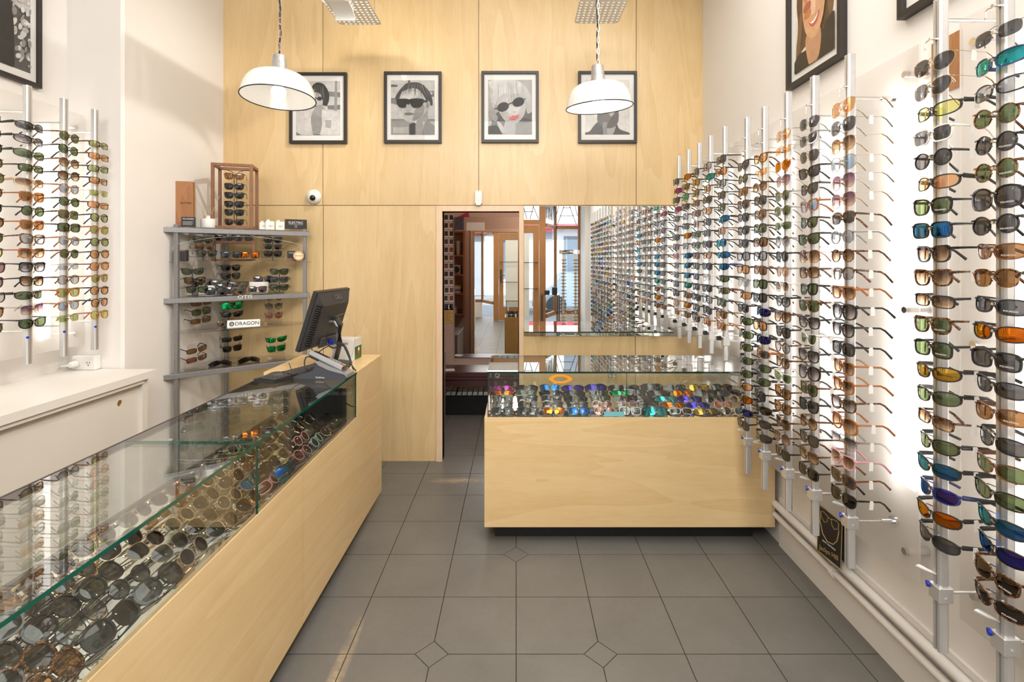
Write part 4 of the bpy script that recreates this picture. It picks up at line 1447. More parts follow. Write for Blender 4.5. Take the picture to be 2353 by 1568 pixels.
# walnut riser in the middle of shelf two
q = SP(538, .16)
t = thing('walnut_riser', 'walnut frame riser carrying two sunglasses on the second shelf', 'riser', (q.x, q.y, SH[2]), facing(538, -3))
for sx in (-1, 1):
    part('side', MB().bbox((sx*.13 - .010, -.045, 0), (sx*.13 + .010, .045, .132), .001), 'walnut', t)
part('top', MB().bbox((-.141, -.045, .132), (.141, .045, .150), .001), 'walnut', t)
part('foot_bar', MB().bbox((-.119, -.010, 0), (.119, .010, .016), .001), 'walnut', t)
for dx, code, w in ((-.062, 'wtd', 'left pair on top of the walnut riser'), (.062, 'wtD', 'right pair on top of the walnut riser')):
    Mr = Matrix.Translation(t.location) @ Matrix.Rotation(t.rotation_euler.z, 4, 'Z')
    shades(code, Mr @ Vector((dx, -.02 if dx < 0 else -.028, .171)), Euler((0, 0, t.rotation_euler.z), 'XYZ'), w, 'sunglasses on the corner shelving')
for px, code, w in ((531, 'wmd', 'in front of the walnut riser, left'), (574, 'smO', 'in front of the walnut riser, glowing orange')):
    q = SP(px, .045)
    shades(code, (q.x, q.y, SH[2] + .045), Euler((0, 0, facing(px)), 'XYZ'), w, 'sunglasses on the corner shelving')
q = SP(416, .03)
t = thing('speaker_box', 'small dark cube speaker at the left end of the second shelf', 'speaker', (q.x, q.y, SH[2]), ang_s - R(22))
part('body', MB().bbox((-.038, -.03, 0), (.038, .03, .076), .003), 'dark_plastic', t)
part('grille', MB().bbox((-.033, -.032, .005), (.033, -.0302, .066), .001), 'black_plastic', t)
part('top_strip', MB().bbox((-.033, -.033, .067), (.033, -.0302, .074), .001), 'walnut', t)
q = SP(671, .03)
t = thing('price_card', 'black card in a wooden foot at the right end of the second shelf', 'card', (q.x, q.y, SH[2]), facing(671))
part('foot', MB().bbox((-.035, -.010, 0), (.035, .010, .022), .001), 'walnut', t)
part('card', MB().box((-.034, -.001, .022), (.034, .001, .078)), 'black_paint', t)
text('lettering', 'SWINGER', .011, 'card_white', t, (0, -.0015, .063), (R(90), 0, 0), .0002)
q = SP(686, -.022)
t = thing('hanging_disc', 'round orange and cream air freshener disc hanging on the right shelf post', 'disc', (q.x, q.y, Z(588, 3.83)), facing(686, 5))
part('disc', MB().tube([(0, 0, 0), (0, -.003, 0)], .040, 32), 'black_paint', t)
part('face', MB().tube([(0, -.003, 0), (0, -.0036, 0)], .037, 32), 'cream_disc', t)
m = MB().tube([(.031 * math.cos(a * PI / 16), -.0038, .031 * math.sin(a * PI / 16)) for a in range(33)], .0028, 5)
part('ring', m, 'orange_disc', t)
text('lettering', 'SEX WAX', .0115, 'black_paint', t, (0, -.0042, -.001), (R(90), 0, 0), .0003)
part('loop', MB().tube([(0, -.001, .040), (-.004, -.001, .055), (.01, .006, .06)], .0012, 5), 'black_paint', t)

# shelf three
d3 = SH[3]
tier_stand(442, .05, d3, 3, .19, 'black three-tier stand at the left of the third shelf')
on_stand(442, .05, 3, d3 + .168, .062, ['ckg', 'wkn', 'wkg'], 'left stand of the third shelf', 8, 0, (5, 0))
tier_stand(642, .06, d3, 3, .175, 'black three-tier stand at the right of the third shelf')
on_stand(642, .06, 3, d3 + .158, .060, ['wkg', 'wbg', 'wkg'], 'right stand of the third shelf', -4)
tier_stand(529, .13, d3, 2, .21, 'black two-tier stand at the middle of the third shelf')
on_stand(529, .13, 2, d3 + .190, .060, ['wkd', 'wkk'], 'middle stand of the third shelf', 14)
for px, off, w, lab in ((479, .16, .12, 'left'), (595, .16, .13, 'right')):
    q = SP(px, off)
    solo('white_box', MB().bbox((-w/2, -.03, 0), (w/2, .03, .082 if lab == 'right' else .065), .002), 'card_white', f'{lab} plain white riser box at the back of the third shelf', 'box', (q.x, q.y, d3), facing(px))
for px, off, z, code, w in (
    (468, .17, .083, 'Otd', 'on the left white box'), (606, .13, .100, 'Otd', 'on the right white box'),
    (497, .04, .026, 'Okd', 'lying left of the third shelf centre'), (521, .10, .050, 'Okd', 'behind the heap, third shelf centre'),
    (541, .045, .028, 'Otk', 'lying at the third shelf centre'), (549, .10, .065, 'ckg', 'top of the heap, third shelf centre'),
    (592, .05, .030, 'wtD', 'lying before the right white box'), (508, .13, .080, 'wkk', 'leaning behind the third shelf heap')):
    q = SP(px, off)
    shades(code, (q.x, q.y, d3 + z), Euler((R(-6), 0, facing(px, 6)), 'XYZ'), w, 'sunglasses on the corner shelving', True)

# shelf four
d4 = SH[4]
clear_stand(468, .08, d4, 3, 'clear acrylic stand at the left of the fourth shelf')
on_stand(462, .07, 3, d4 + .185, .062, ['tkn', 'smg', 'tmn'], 'left stand of the fourth shelf', 22, 0, (-1, -7))
clear_stand(533, .12, d4, 2, 'clear acrylic stand behind the white sign, fourth shelf')
on_stand(533, .10, 2, d4 + .150, .062, ['hkE', 'pkd'], 'middle stand of the fourth shelf', 6, 0, (0, -2))
q = SP(519, .06)
shades('rtn', (q.x, q.y, d4 + .028), Euler((R(-8), 0, facing(519, 10)), 'XYZ'), 'lying beside the white sign, fourth shelf', 'sunglasses on the corner shelving', True)
clear_stand(628, .07, d4, 3, 'clear acrylic stand at the right of the fourth shelf')
on_stand(629, .06, 3, d4 + .205, .070, ['rkM', 'rkG', 'rtM'], 'right stand of the fourth shelf', 2)
q = SP(560, .0)
t = thing('brand_sign', 'white wedge sign with black lettering at the front of the fourth shelf', 'sign', (q.x, q.y, d4), ang_s - R(14))
part('wedge', MB().prism([(0, 0), (.04, 0), (.012, .052)], -.105, .105, 'x'), 'card_white', t)
text('lettering', 'DRAGON', .036, 'black_paint', t, (.022, .0035, .026), (R(77), 0, 0), .0004)
m = MB().tube([(-.076 + .013 * math.cos(a * PI / 8), .0035 + .0028*math.sin(a*PI/8), .026 + .013 * math.sin(a * PI / 8)) for a in range(17)], .003, 6)
m.tube([(-.083, .002, .022), (-.078, .003, .029), (-.070, .003, .027)], .0025, 6)
part('emblem', m, 'black_paint', t)

# shelf five
d5 = SH[5]
clear_stand(448, .07, d5, 2, 'clear acrylic stand at the left of the bottom shelf')
on_stand(451, .06, 2, d5 + .130, .062, ['tmn', 'tkM'], 'left stand of the bottom shelf', 24, 0, (0, -10))
clear_stand(533, .13, d5, 2, 'clear acrylic stand at the middle of the bottom shelf')
on_stand(533, .12, 2, d5 + .175, .068, ['tkd', 'smd'], 'middle stand of the bottom shelf', 8, 0, (0, -4))
clear_stand(635, .07, d5, 2, 'clear acrylic stand at the right of the bottom shelf')
on_stand(635, .06, 2, d5 + .150, .068, ['pkE', 'smE'], 'right stand of the bottom shelf', 2, 0, (0, -4))
for px, off, code, w in ((507, .05, 'hkd', 'lying left of centre on the bottom shelf'), (573, .06, 'hkD', 'lying right of centre on the bottom shelf')):
    q = SP(px, off)
    shades(code, (q.x, q.y, d5 + .024), Euler((R(-62), 0, facing(px, 8)), 'XYZ'), w, 'sunglasses on the corner shelving', True)
print('INDIVIDUAL SUNGLASSES', N_IND[0])
hp = link('sunglasses', HEAP.b.mesh('sunglasses_rest', HEAP.mats, True))
tag(hp, 'smaller and farther sunglasses on the short rods, in the cases and in the mirror', 'sunglasses', None, 'stuff')

# ------------------------------------------------------------------ counter-top equipment
def W(px, py, d): return (X(px, d), d, Z(py, d))
# monitor seen from behind
t = thing('computer_monitor', 'black flat monitor seen from behind on the end of the left counter', 'monitor', (-1.180, 2.97, ZT + .0005), R(83))
# local: X = width (to the right and away), -Y = back (towards camera/right), Z up
Mt = Matrix.Translation((0, -.005, .12)) @ Matrix.Rotation(R(18), 4, 'X')
b = MB().bbox((-.20, .0, -.02), (.20, .028, .335), .004, Mt)
part('bezel', b, 'black_plastic', t)
part('screen', MB().box((-.185, .0285, .0), (.185, .030, .318), Mt), 'black_gloss', t)
b = MB()
# bulged back shell, wide at the bezel and narrowing
ringA = [(-.192, 0, -.012), (.192, 0, -.012), (.192, 0, .328), (-.192, 0, .328)]
ringB = [(-.152, -.036, .02), (.152, -.036, .02), (.152, -.036, .26), (-.152, -.036, .26)]
vs = [Mt @ Vector(p) for p in ringA + ringB]
b.add(vs, [(0, 1, 5, 4), (1, 2, 6, 5), (2, 3, 7, 6), (3, 0, 4, 7), (4, 5, 6, 7)])
part('back_shell', b, 'dark_plastic', t)
b = MB()
for k in range(19):
    z = .018 + k * .0135
    for s in (-1,):
        b.box((s*.186, -.006, z), (s*.155, -.0345, z + .005), Mt)
part('vent_slats', b, 'black_plastic', t)
b = MB().bbox((-.08, -.050, .0), (.15, -.0365, .06), .003, Mt)
part('input_box', b, 'dark_plastic', t)
e = text('lettering', 'DELL', .040, 'silver_plastic', t, (.02, -.023, .413), (R(90 - 44), 0, 0), .0004)
e.matrix_local = Mt @ Matrix.Translation((.03, -.0205, .298)) @ Matrix.Rotation(R(90 - 28), 4, 'X')
b = MB().tube([(0, -.075, .262), (0, -.120, .262), (0, -.140, .235), (0, -.135, .12), (0, -.115, .045), (0, -.10, .012)], 1, 8, flat=[(.028, .020)] * 2 + [(.032, .014)] * 4)
part('neck', b, 'black_plastic', t, True)
b = MB().tube([(-.027, -.075, .255), (-.027, -.118, .254), (-.0275, -.134, .228), (-.0275, -.129, .12), (-.0275, -.110, .045), (-.0275, -.098, .014)], .008, 6)
part('silver_trim', b, 'silver_plastic', t, True, label='silver neck trim')
part('base', MB().lathe([(.115, 0), (.115, .004), (.085, .012), (.03, .014), (0.001, .014)], 32, Matrix.Translation((0, -.09, 0))), 'black_plastic', t, True)
b = MB().bbox((.01, -.078, .015), (.04, -.0505, .04), .003, Mt)
part('video_plug', b, 'blue_plastic', t, label='blue video plug')
# cables
def cable(name, pts, r, lab, m='cable_black', n=40):
    P = [Vector(p) for p in pts]
    out = []
    for i in range(len(P) - 1):
        p0, p1, p2, p3 = P[max(i-1, 0)], P[i], P[i+1], P[min(i+2, len(P)-1)]
        for k in range(6):
            u = k / 6
            out.append(.5 * ((2*p1) + (-p0+p2)*u + (2*p0-5*p1+4*p2-p3)*u*u + (-p0+3*p1-3*p2+p3)*u**3))
    out.append(P[-1])
    o = Vector(out[0])
    b = MB().tube([p - o for p in out], r, 7)
    return tag(link(name, b.mesh(name, m, True), None, o), lab, 'cable')
zt = ZT + .004
cable('cable', [W(752, 762, 2.86), W(752, 790, 2.86), W(768, 800, 2.84), W(790, 792, 2.84), W(806, 830, 2.80), (-.945, 2.80, zt + .002)], .004, 'black video cable dropping from the blue plug of the monitor')
cable('cable', [W(722, 775, 2.72), W(716, 800, 2.72), W(727, 812, 2.70), W(750, 798, 2.76), W(785, 790, 2.78), W(812, 850, 2.79)], .003, 'black power cable looping behind the monitor neck')
cable('cable', [W(772, 790, 2.80), W(795, 800, 2.80), W(806, 835, 2.78), W(818, 853, 2.77)], .004, 'thick black cable running down beside the card box')
cable('cable', [W(716, 820, 2.66), W(703, 822, 2.64), W(700, 840, 2.62), W(712, 856, 2.62), W(722, 858, 2.66)], .0035, 'black curled cable at the left of the card terminal')
cable('cable', [W(664, 834, 2.60), W(672, 852, 2.58), W(690, 858, 2.60), W(715, 850, 2.66), W(742, 845, 2.66)], .0022, 'thin grey cable between mouse and terminal', 'dark_plastic')
cable('cable', [W(660, 858, 2.60), W(690, 862, 2.60), W(712, 848, 2.66), W(735, 842, 2.68)], .0018, 'thin mouse cable running behind the terminal')
cable('cable', [W(770, 728, 2.86), W(795, 722, 2.9), W(812, 745, 2.9), W(816, 775, 2.9), W(808, 822, 2.9)], .0008, 'thin wire arching from the monitor neck to the box', 'silver_plastic')
cable('cable', [W(735, 868, 2.62), W(760, 895, 2.60), W(800, 930, 2.62), W(818, 935, 2.70)], .003, 'black cable hanging down inside the case below the terminal')
# keyboard and mouse
t = thing('keyboard', 'black keyboard on the glass top below the monitor', 'keyboard', (-1.175, 2.70, ZT + .0005), R(68))
part('case', MB().prism([(-.22, -.06), (.22, -.06), (.22, .075), (-.22, .075)], 0, .016), 'black_plastic', t)
b = MB()
for i in range(18):
    for j in range(5):
        b.bbox((-.208 + i*.0232, -.050 + j*.0225, .0162), (-.208 + i*.0232 + .0195, -.050 + j*.0225 + .019, .0215), .002)
part('keys', b, 'dark_plastic', t)
t = thing('computer_mouse', 'dark mouse on the glass top at the rear edge of the left counter', 'mouse', (X(636, 2.60), 2.60, ZT + .0005), R(-70))
b = MB()
prof = []
for i in range(9):
    u = i / 8; z = .036 * math.sin(PI * (.12 + .8 * u)) ** .8 * (1 if i < 8 else .6)
    w = .031 * (math.sin(PI * (.06 + .88 * u)) ** .45)
    prof.append((u * .115 - .055, w, max(z, .006)))
vs = []
for (yy, w, z) in prof:
    for k in range(9):
        a = PI * k / 8
        vs.append((w * math.cos(a), yy, z * math.sin(a) ** .8 + .001))
fs = [(i*9+k, i*9+k+1, (i+1)*9+k+1, (i+1)*9+k) for i in range(8) for k in range(8)]
fs += [tuple(range(8, -1, -1)), tuple(range(72, 81))] + [tuple([i*9+8 for i in range(8, -1, -1)] + [i*9 for i in range(9)])]
b.add(vs, fs)
part('shell', b, 'dark_plastic', t, True)
part('wheel', MB().tube([(-.003, .028, .0285), (.003, .028, .0285)], .007, 12), 'black_gloss', t)
# card terminal on its dock
t = thing('card_terminal', 'silver card payment terminal leaning in its dark blue-grey dock', 'card terminal', (X(735, 2.62), 2.61, ZT + .0005), R(-6))
k2 = 2.62 / F
def pr(pts, cx=735, cz=868): return [((p[0] - cx) * k2, (cz - p[1]) * k2) for p in pts][::-1]
part('dock', MB().prism(pr([(672, 868), (803, 868), (807, 862), (803, 852), (790, 846), (762, 838), (742, 828), (735, 836), (728, 847), (712, 854), (690, 860), (678, 864)]), -.035, .045, 'y'), 'slate_blue_plastic', t)
part('dock_trim', MB().prism(pr([(735, 829), (742, 826), (770, 838), (797, 848), (808, 855), (809, 862), (803, 855), (765, 846), (742, 836)]), -.038, .048, 'y'), 'silver_plastic', t)
part('slot', MB().prism(pr([(782, 846), (798, 838), (802, 841), (790, 849)]), -.03, .04, 'y'), 'black_plastic', t)
Mk = Matrix.Translation(((757 - 735) * k2, .005, (868 - 829) * k2)) @ Matrix.Rotation(R(24), 4, 'Y') @ Matrix.Rotation(R(-14), 4, 'X')
part('handset', MB().bbox((-.105, -.038, -.014), (.098, .038, .014), .006, Mk), 'silver_plastic', t)
part('handset_base', MB().bbox((-.095, -.034, -.022), (.085, .034, -.0145), .003, Mk), 'black_plastic', t)
part('screen', MB().box((-.088, -.028, .0142), (-.010, .028, .0152), Mk), 'black_gloss', t)
for i in range(5):
    for j in range(3):
        mm = 'silver_plastic'
        if i == 4: mm = ('red_key', 'yellow_key', 'green_key')[j]
        part('key', MB().bbox((.008 + i*.0168, -.026 + j*.0185, .0142), (.008 + i*.0168 + .0125, -.026 + j*.0185 + .0145, .0185), .0015, Mk), mm, t, label={'red_key': 'red key', 'yellow_key': 'yellow key', 'green_key': 'green key'}.get(mm))
text('lettering', 'VeriFone', .013, 'card_white', t, ((745-735)*k2, -.0358, .011), (R(90), 0, 0), .0003)
# boxed product behind the terminal
t = thing('product_box', 'grey cardboard box with a green and red picture on its end, behind the monitor', 'box', (X(800, 3.12), 3.13, ZT + .0005), R(-4))
part('carton', MB().bbox((-.085, -.055, 0), (.06, .055, .128), .001), 'white_laminate_door', t)
part('printed_end', MB().box((.0602, -.053, .001), (.0608, .053, .080)), 'green_print', t, label='green printed end')
part('printed_figure', MB().tube([(.0609, .008, .048), (.0614, .008, .048)], .020, 16), 'red_print', t)
part('figure_top', MB().tube([(.0612, .008, .06), (.0618, .008, .06)], .012, 14), 'card_white', t)
part('handle', MB().bbox((-.03, -.0585, .098), (.02, -.0555, .108), .001), 'cast_grey', t)
solo('crumpled_receipt', MB().box((-.03, -.02, 0), (.03, .02, .002)), 'yellow_paper', 'small yellow slip lying behind the card terminal', 'paper', W(732, 838, 2.75)[:2] + (ZT + .0005,), .4)
# black tray and cash box in the far end of the left case
solo('black_tray', MB().box((-.17, -.012, 0), (.17, 0, .16)), 'black_paint', 'black backing board at the far end inside the left glass case', 'board', (-1.10, 2.735, ZW + .002))

# ------------------------------------------------------------------ tent card on the right wall conduit
t = thing('tent_card', 'black tent card with gold glasses drawing by the tallest rods, low on the wall', 'sign', (1.405, 2.245, .2515), R(-84))
hC, wC = .215, .15
Ml = Matrix.Rotation(R(-2), 4, 'X')
b = MB().box((-wC/2, 0, 0), (wC/2, .002, hC), Ml)
part('front_leaf', b, 'black_paint', t)
Mr_ = Matrix.Translation((0, .060, 0)) @ Matrix.Rotation(R(14), 4, 'X')
part('rear_leaf', MB().box((-wC/2, 0, 0), (wC/2, .002, hC), Mr_), 'black_paint', t)
b = MB()
e = .0035
for M_ in (Ml,):
    b.box((-wC/2, -.0006, 0), (-wC/2 + e, -.0001, hC), M_); b.box((wC/2 - e, -.0006, 0), (wC/2, -.0001, hC), M_); b.box((-wC/2 + e, -.0006, hC - e), (wC/2 - e, -.0001, hC), M_); b.box((-wC/2 + e, -.0006, 0), (wC/2 - e, -.0001, e), M_)
def G2(pts, r=.0012): b.tube([Ml @ Vector((p[0] * .88, -.001, p[1] * .8 + .008)) for p in pts], r, 5)
for s in (-1, 1):
    G2([(s*.010, .225), (s*.045, .235), (s*.062, .228), (s*.055, .195), (s*.035, .180), (s*.016, .195), (s*.010, .225)])
G2([(-.010, .222), (.010, .222)])
G2([(-.062, .228), (-.066, .17), (-.045, .11), (-.01, .085), (.03, .095), (.055, .13), (.064, .18), (.062, .228)], .0022)
part('gold_drawing', b, 'gold_ink', t)
tx = text('lettering', 'Jaclyn Hill', .030, 'gold_ink', t, (0, 0, 0), (0, 0, 0), .0003, sx=.85)
tx.matrix_local = Ml @ Matrix.Translation((0, -.001, .032)) @ Matrix.Rotation(R(90), 4, 'X') @ Matrix.Rotation(R(6), 4, 'Z')
tx = text('lettering', 'QUAY AUSTRALIA', .010, 'card_white', t, (0, 0, 0), (0, 0, 0), .0003)
tx.matrix_local = Ml @ Matrix.Translation((0, -.001, .066)) @ Matrix.Rotation(R(90), 4, 'X')
# ------------------------------------------------------------------ wall devices
t = thing('security_camera', 'white dome security camera on the plywood wall below the first portrait', 'camera', (X(722, BW), BW, Z(453, BW)), 0)
Mx = Matrix.Rotation(PI/2, 4, 'X')
part('housing', MB().lathe([(.058, 0), (.060, .006), (.056, .020), (.044, .034), (.022, .044), (.0005, .047)], 32, Mx), 'white_plastic', t, True)
part('eye', MB().sphere((.004, -.040, -.012), .023), 'black_gloss', t, True)
t = thing('motion_sensor', 'small white motion sensor on the plywood wall above the doorway', 'sensor', (X(1100, BW), BW, Z(470, BW)), 0)
part('body', MB().bbox((-.030, -.035, 0), (.030, 0, .105), .006), 'white_plastic', t)
part('window', MB().bbox((-.018, -.037, .030), (.018, -.0345, .060), .002), 'card_white', t)
part('base', MB().bbox((-.020, -.042, -.012), (.020, -.004, .006), .004), 'white_plastic', t)

# ------------------------------------------------------------------ pendant lamps
def pendant(name, lab, c, dia, tiltx, tilty, energy, soft):
    """c = rim centre"""
    Rm = Euler((R(tiltx), R(tilty), 0), 'XYZ').to_matrix().to_4x4()
    r = dia / 2
    top = Rm @ Vector((0, 0, r * 1.24))
    t = thing(name, lab, 'pendant lamp', c, 0, 'enamel pendant lamps')
    s = MB().lathe([(r, 0), (r * .965, r * .16), (r * .90, r * .38), (r * .80, r * .55), (r * .64, r * .655), (r * .42, r * .71), (r * .23, r * .73)], 48, Rm, cap=False)
    s2 = MB().lathe([(r * .225, r * .715), (r * .41, r * .695), (r * .625, r * .64), (r * .785, r * .535), (r * .885, r * .37), (r * .95, r * .155), (r * .985, 0)], 48, Rm, cap=False)
    s.add(s2.v, s2.f)
    part('lamp_shade', s, 'white_enamel', t, True)
    ring = [Rm @ Vector((r * .995 * math.cos(a * PI / 24), r * .995 * math.sin(a * PI / 24), 0)) for a in range(49)]
    part('rim', MB().tube(ring, .0030, 6, cap=False), 'black_paint', t, True)
    part('lamp_holder', MB().lathe([(r * .25, r * .70), (r * .245, r * .77), (r * .205, r * .84), (r * .18, r * 1.18), (r * .165, r * 1.23), (r * .05, r * 1.24)], 28, Rm), 'cast_grey', t, True)
    part('bulb', MB().sphere(Rm @ Vector((0, 0, r * .17)), r * .20, 20, 12), soft, t, True)
    # chain and cable rising to the ceiling
    hgt = CH - c[2]
    cb = []
    rr = random.Random(int(c[0]*100))
    n = 26
    for i in range(n + 1):
        z = top.z + (hgt - top.z) * i / n
        cb.append((top.x + rr.uniform(-.006, .006) * (0 < i < n), top.y + .006 * math.sin(i), z))
    part('cable', MB().tube(cb, .0045, 7), 'cable_black', t, True)
    ch = MB()
    nl = int((hgt - top.z) / .032)
    for i in range(nl):
        z = top.z + .012 + i * .032
        a = (i % 2) * PI / 2
        pts = []
        for k in range(11):
            th = 2 * PI * k / 10
            w, h = .007 * math.cos(th), .020 * math.sin(th)
            pts.append((top.x + .004 + w * math.cos(a), top.y - .006 + w * math.sin(a), z + h))
        ch.tube(pts, .0009, 4, cap=False)
    part('chain', ch, 'chrome', t)
    l = light('pendant_bulb', 'POINT', Vector(c) + Rm @ Vector((0, 0, -r * .10)), (0, 0, 0), energy, (1, .93, .82), shadow_soft_size=.035)
    return t
pendant('pendant_lamp', 'left white enamel pendant lamp tilted in front of the first portrait', (X(640, 2.5), 2.5, Z(226, 2.5)), .352, -3, 0, .3, 'bulb_soft')
pendant('pendant_lamp', 'right white enamel pendant lamp glowing in front of the fourth portrait', (X(1377, 2.85), 2.85, Z(247, 2.85)), .380, 5, -3.5, 1.2, 'bulb_glow')

# ------------------------------------------------------------------ perforated ceiling light plates
def perf_plate(lab, x0, x1, y0, y1, z, lamp):
    t = thing('perforated_light', lab, 'ceiling light', ((x0+x1)/2, (y0+y1)/2, z), 0, 'perforated ceiling light plates')
    W_, H_ = x1 - x0, y1 - y0
    nx, ny = 9, int(9 * H_ / W_)
    b = MB()
    cxn, cyn = W_ / nx, H_ / ny
    for i in range(nx):
        for j in range(ny):
            cx, cyy = -W_/2 + (i + .5) * cxn, -H_/2 + (j + .5) * cyn
            rh = min(cxn, cyn) * .26
            N = 8
            if (i in (0, nx-1)) and (j in (0, ny-1)):
                # rounded corner without a hole
                sx, sy = (1 if i else -1), (1 if j else -1)
                ax, ay = cxn/2, cyn/2
                pts = [(cx - sx*ax, cyy - sy*ay), (cx + sx*ax, cyy - sy*ay), (cx + sx*ax*.6, cyy + sy*ay*.6), (cx - sx*ax, cyy + sy*ay)]
                b.prism(pts if sx*sy > 0 else pts[::-1], -.001, .001)
                continue
            vs = []
            for zz in (-.001, .001):
                for k in range(N):
                    a = 2*PI*(k + .5)/N
                    c, s = math.cos(a), math.sin(a)
                    q = min(cxn/2/abs(c), cyn/2/abs(s))
                    vs.append((cx + rh*c, cyy + rh*s, zz)); vs.append((cx + q*c, cyy + q*s, zz))
                for (sx, sy) in ((1, 1), (-1, 1), (-1, -1), (1, -1)):
                    vs.append((cx + sx*cxn/2, cyy + sy*cyn/2, zz))
            o = 2*N + 4
            fs = []
            for k in range(N):
                m = (k + 1) % N
                for base, fl in ((0, 1), (o, 0)):
                    f = [base + 2*k, base + 2*k + 1, base + 2*m + 1, base + 2*m]
                    if k % 2 == 0:
                        # the ring segment holding a corner
                        f = [base + 2*k, base + 2*k + 1, base + 2*N + k // 2, base + 2*m + 1, base + 2*m]
                    fs.append(tuple(f[::-1]) if fl else tuple(f))
                fs.append((2*k, 2*m, o + 2*m, o + 2*k))
            b.add(vs, fs)
    part('plate', b, 'plate_white', t)
    for sx in (-1, 1):
        for sy in (-1, 1):
            part('hanger', MB().tube([(sx*W_*.4, sy*H_*.4, .001), (sx*W_*.4, sy*H_*.4, CH - z)], .0015, 5), 'chrome', t)
    if lamp:
        b = MB()
        b.bbox((-.105, -H_*.10 + .02, -.050), (.045, -H_*.10 + .24, -.0015), .004)
        part('lamp_box', b, 'plate_white', t)
        vs = []
        for i in range(9):
            a = R(10 + i * 10)
            vs += [(-.075 , -H_*.10 + .06 + .17*math.sin(a), -.052 - .06*(1-math.cos(a))), (.055, -H_*.10 + .06 + .17*math.sin(a), -.052 - .06*(1-math.cos(a)))]
        bb = MB()
        for i in range(8):
            p = vs[2*i:2*i+4]
            bb.add([(q[0], q[1], q[2]) for q in (p[0], p[1], p[3], p[2])] + [(q[0], q[1], q[2] + .003) for q in (p[0], p[1], p[3], p[2])], [(0, 1, 2, 3), (7, 6, 5, 4), (0, 4, 5, 1), (2, 6, 7, 3), (1, 5, 6, 2), (3, 7, 4, 0)])
        part('baffle', bb, 'plate_white', t)
        part('tube', MB().bbox((-.12, -H_*.10 + .03, -.02), (-.107, -H_*.10 + .22, -.008), .002), 'bulb_soft', t)
perf_plate('perforated white ceiling light plate with a box lamp above the left pendant', X(781, 3.6), X(878, 3.6), 2.72, 3.6, Z(57, 3.6), True)
perf_plate('plain perforated white ceiling plate above the right pendant', X(1319, 3.6), X(1420, 3.6), 2.93, 3.6, Z(54, 3.6), False)

# ------------------------------------------------------------------ framed portraits
def smooth_loop(pts, k=5):
    n = len(pts); out = []
    P = [Vector(p) for p in pts]
    for i in range(n):
        p0, p1, p2, p3 = P[i-1], P[i], P[(i+1) % n], P[(i+2) % n]
        for j in range(k):
            u = j / k
            out.append(.5 * ((2*p1) + (-p0+p2)*u + (2*p0-5*p1+4*p2-p3)*u*u + (-p0+3*p1-3*p2+p3)*u**3))
    return [(p.x, p.y) for p in out]
def tone(v, w=0.0):
    """print ink of a given grey"""
    if isinstance(v, tuple): return mat('ink_%d_%d_%d' % tuple(int(c * 255) for c in v), v, .6, var=.12, vscale=25)
    return mat('ink_%d' % int(v * 100), (v, v * .97, v * .93), .6, var=.14, vscale=22)
def ell(cx, cy_, rx, ry, rot=0, n=20):
    c, s = math.cos(R(rot)), math.sin(R(rot))
    return [(cx + rx*math.cos(2*PI*i/n)*c - ry*math.sin(2*PI*i/n)*s, cy_ + rx*math.cos(2*PI*i/n)*s + ry*math.sin(2*PI*i/n)*c) for i in range(n)]
def tri_fill(pts):
    from mathutils.geometry import tessellate_polygon
    return tessellate_polygon([[Vector((p[0], p[1], 0)) for p in pts]])
def portrait(lab, loc, rz, w, h, art, bg_tone, pw, ph, dep=.028, bw=.022):
    """art in print coordinates: x,y in [-1,1]; y scaled by the print's own height"""
    t = thing('framed_portrait', lab, 'picture', loc, rz)
    b = MB()
    o = [(-w/2, 0), (w/2, 0), (w/2, h), (-w/2, h)]
    i_ = [(-w/2 + bw, bw), (w/2 - bw, bw), (w/2 - bw, h - bw), (-w/2 + bw, h - bw)]
    vs = [(p[0], -dep, p[1]) for p in o] + [(p[0], -dep, p[1]) for p in i_] + [(p[0], 0, p[1]) for p in o] + [(p[0], -.006, p[1]) for p in i_]
    fs = []
    for k in range(4):
        m = (k + 1) % 4
        fs += [(k, m, 4 + m, 4 + k), (4 + k, 4 + m, 12 + m, 12 + k), (k, 8 + k, 8 + m, m), (8 + k, 12 + k, 12 + m, 8 + m)]
    b.add(vs, fs)
    part('frame', b, 'frame_black', t)
    part('mat_board', MB().box((-w/2 + bw + .0005, -.014, bw + .0005), (w/2 - bw - .0005, -.008, h - bw - .0005)), 'card_white', t)
    mats, ix = [], {}
    def mi(m):
        if m.name not in ix: ix[m.name] = len(mats); mats.append(m)
        return ix[m.name]
    b = MB()
    y0 = -.0148
    b.box((-pw/2, y0, h/2 - ph/2), (pw/2, -.0142, h/2 + ph/2), None, mi(tone(bg_tone)))
    for k, (c, pts) in enumerate(art):
        # clip to the print rectangle
        def clip(P, f, inter):
            out = []
            for i in range(len(P)):
                a, q = P[i - 1], P[i]
                if f(q):
                    if not f(a): out.append(inter(a, q))
                    out.append(q)
                elif f(a): out.append(inter(a, q))
            return out
        P = list(pts)
        for ax, lim, sg in ((0, 1, 1), (0, -1, -1), (1, 1, 1), (1, -1, -1)):
            P = clip(P, lambda p: sg * p[ax] <= 1 + 1e-9, lambda a, q: tuple(a[i] + (q[i] - a[i]) * ((lim - a[ax]) / ((q[ax] - a[ax]) or 1e-9)) for i in (0, 1)))
            if len(P) < 3: break
        if len(P) < 3: continue
        yy = y0 - .0003 - k * .00012
        vv = [(p[0] * pw / 2, yy, h/2 + p[1] * ph / 2) for p in P]
        for tr in tri_fill([(v[0], v[2]) for v in vv]):
            b.add([vv[i] for i in tr], [(0, 1, 2)], mi(tone(c)))
    part('print', b, mats, t)
    part('glazing', MB().box((-w/2 + bw + .0005, -.0215, bw + .0005), (w/2 - bw - .0005, -.0200, h - bw - .0005)), 'picture_glass', t)
    return t
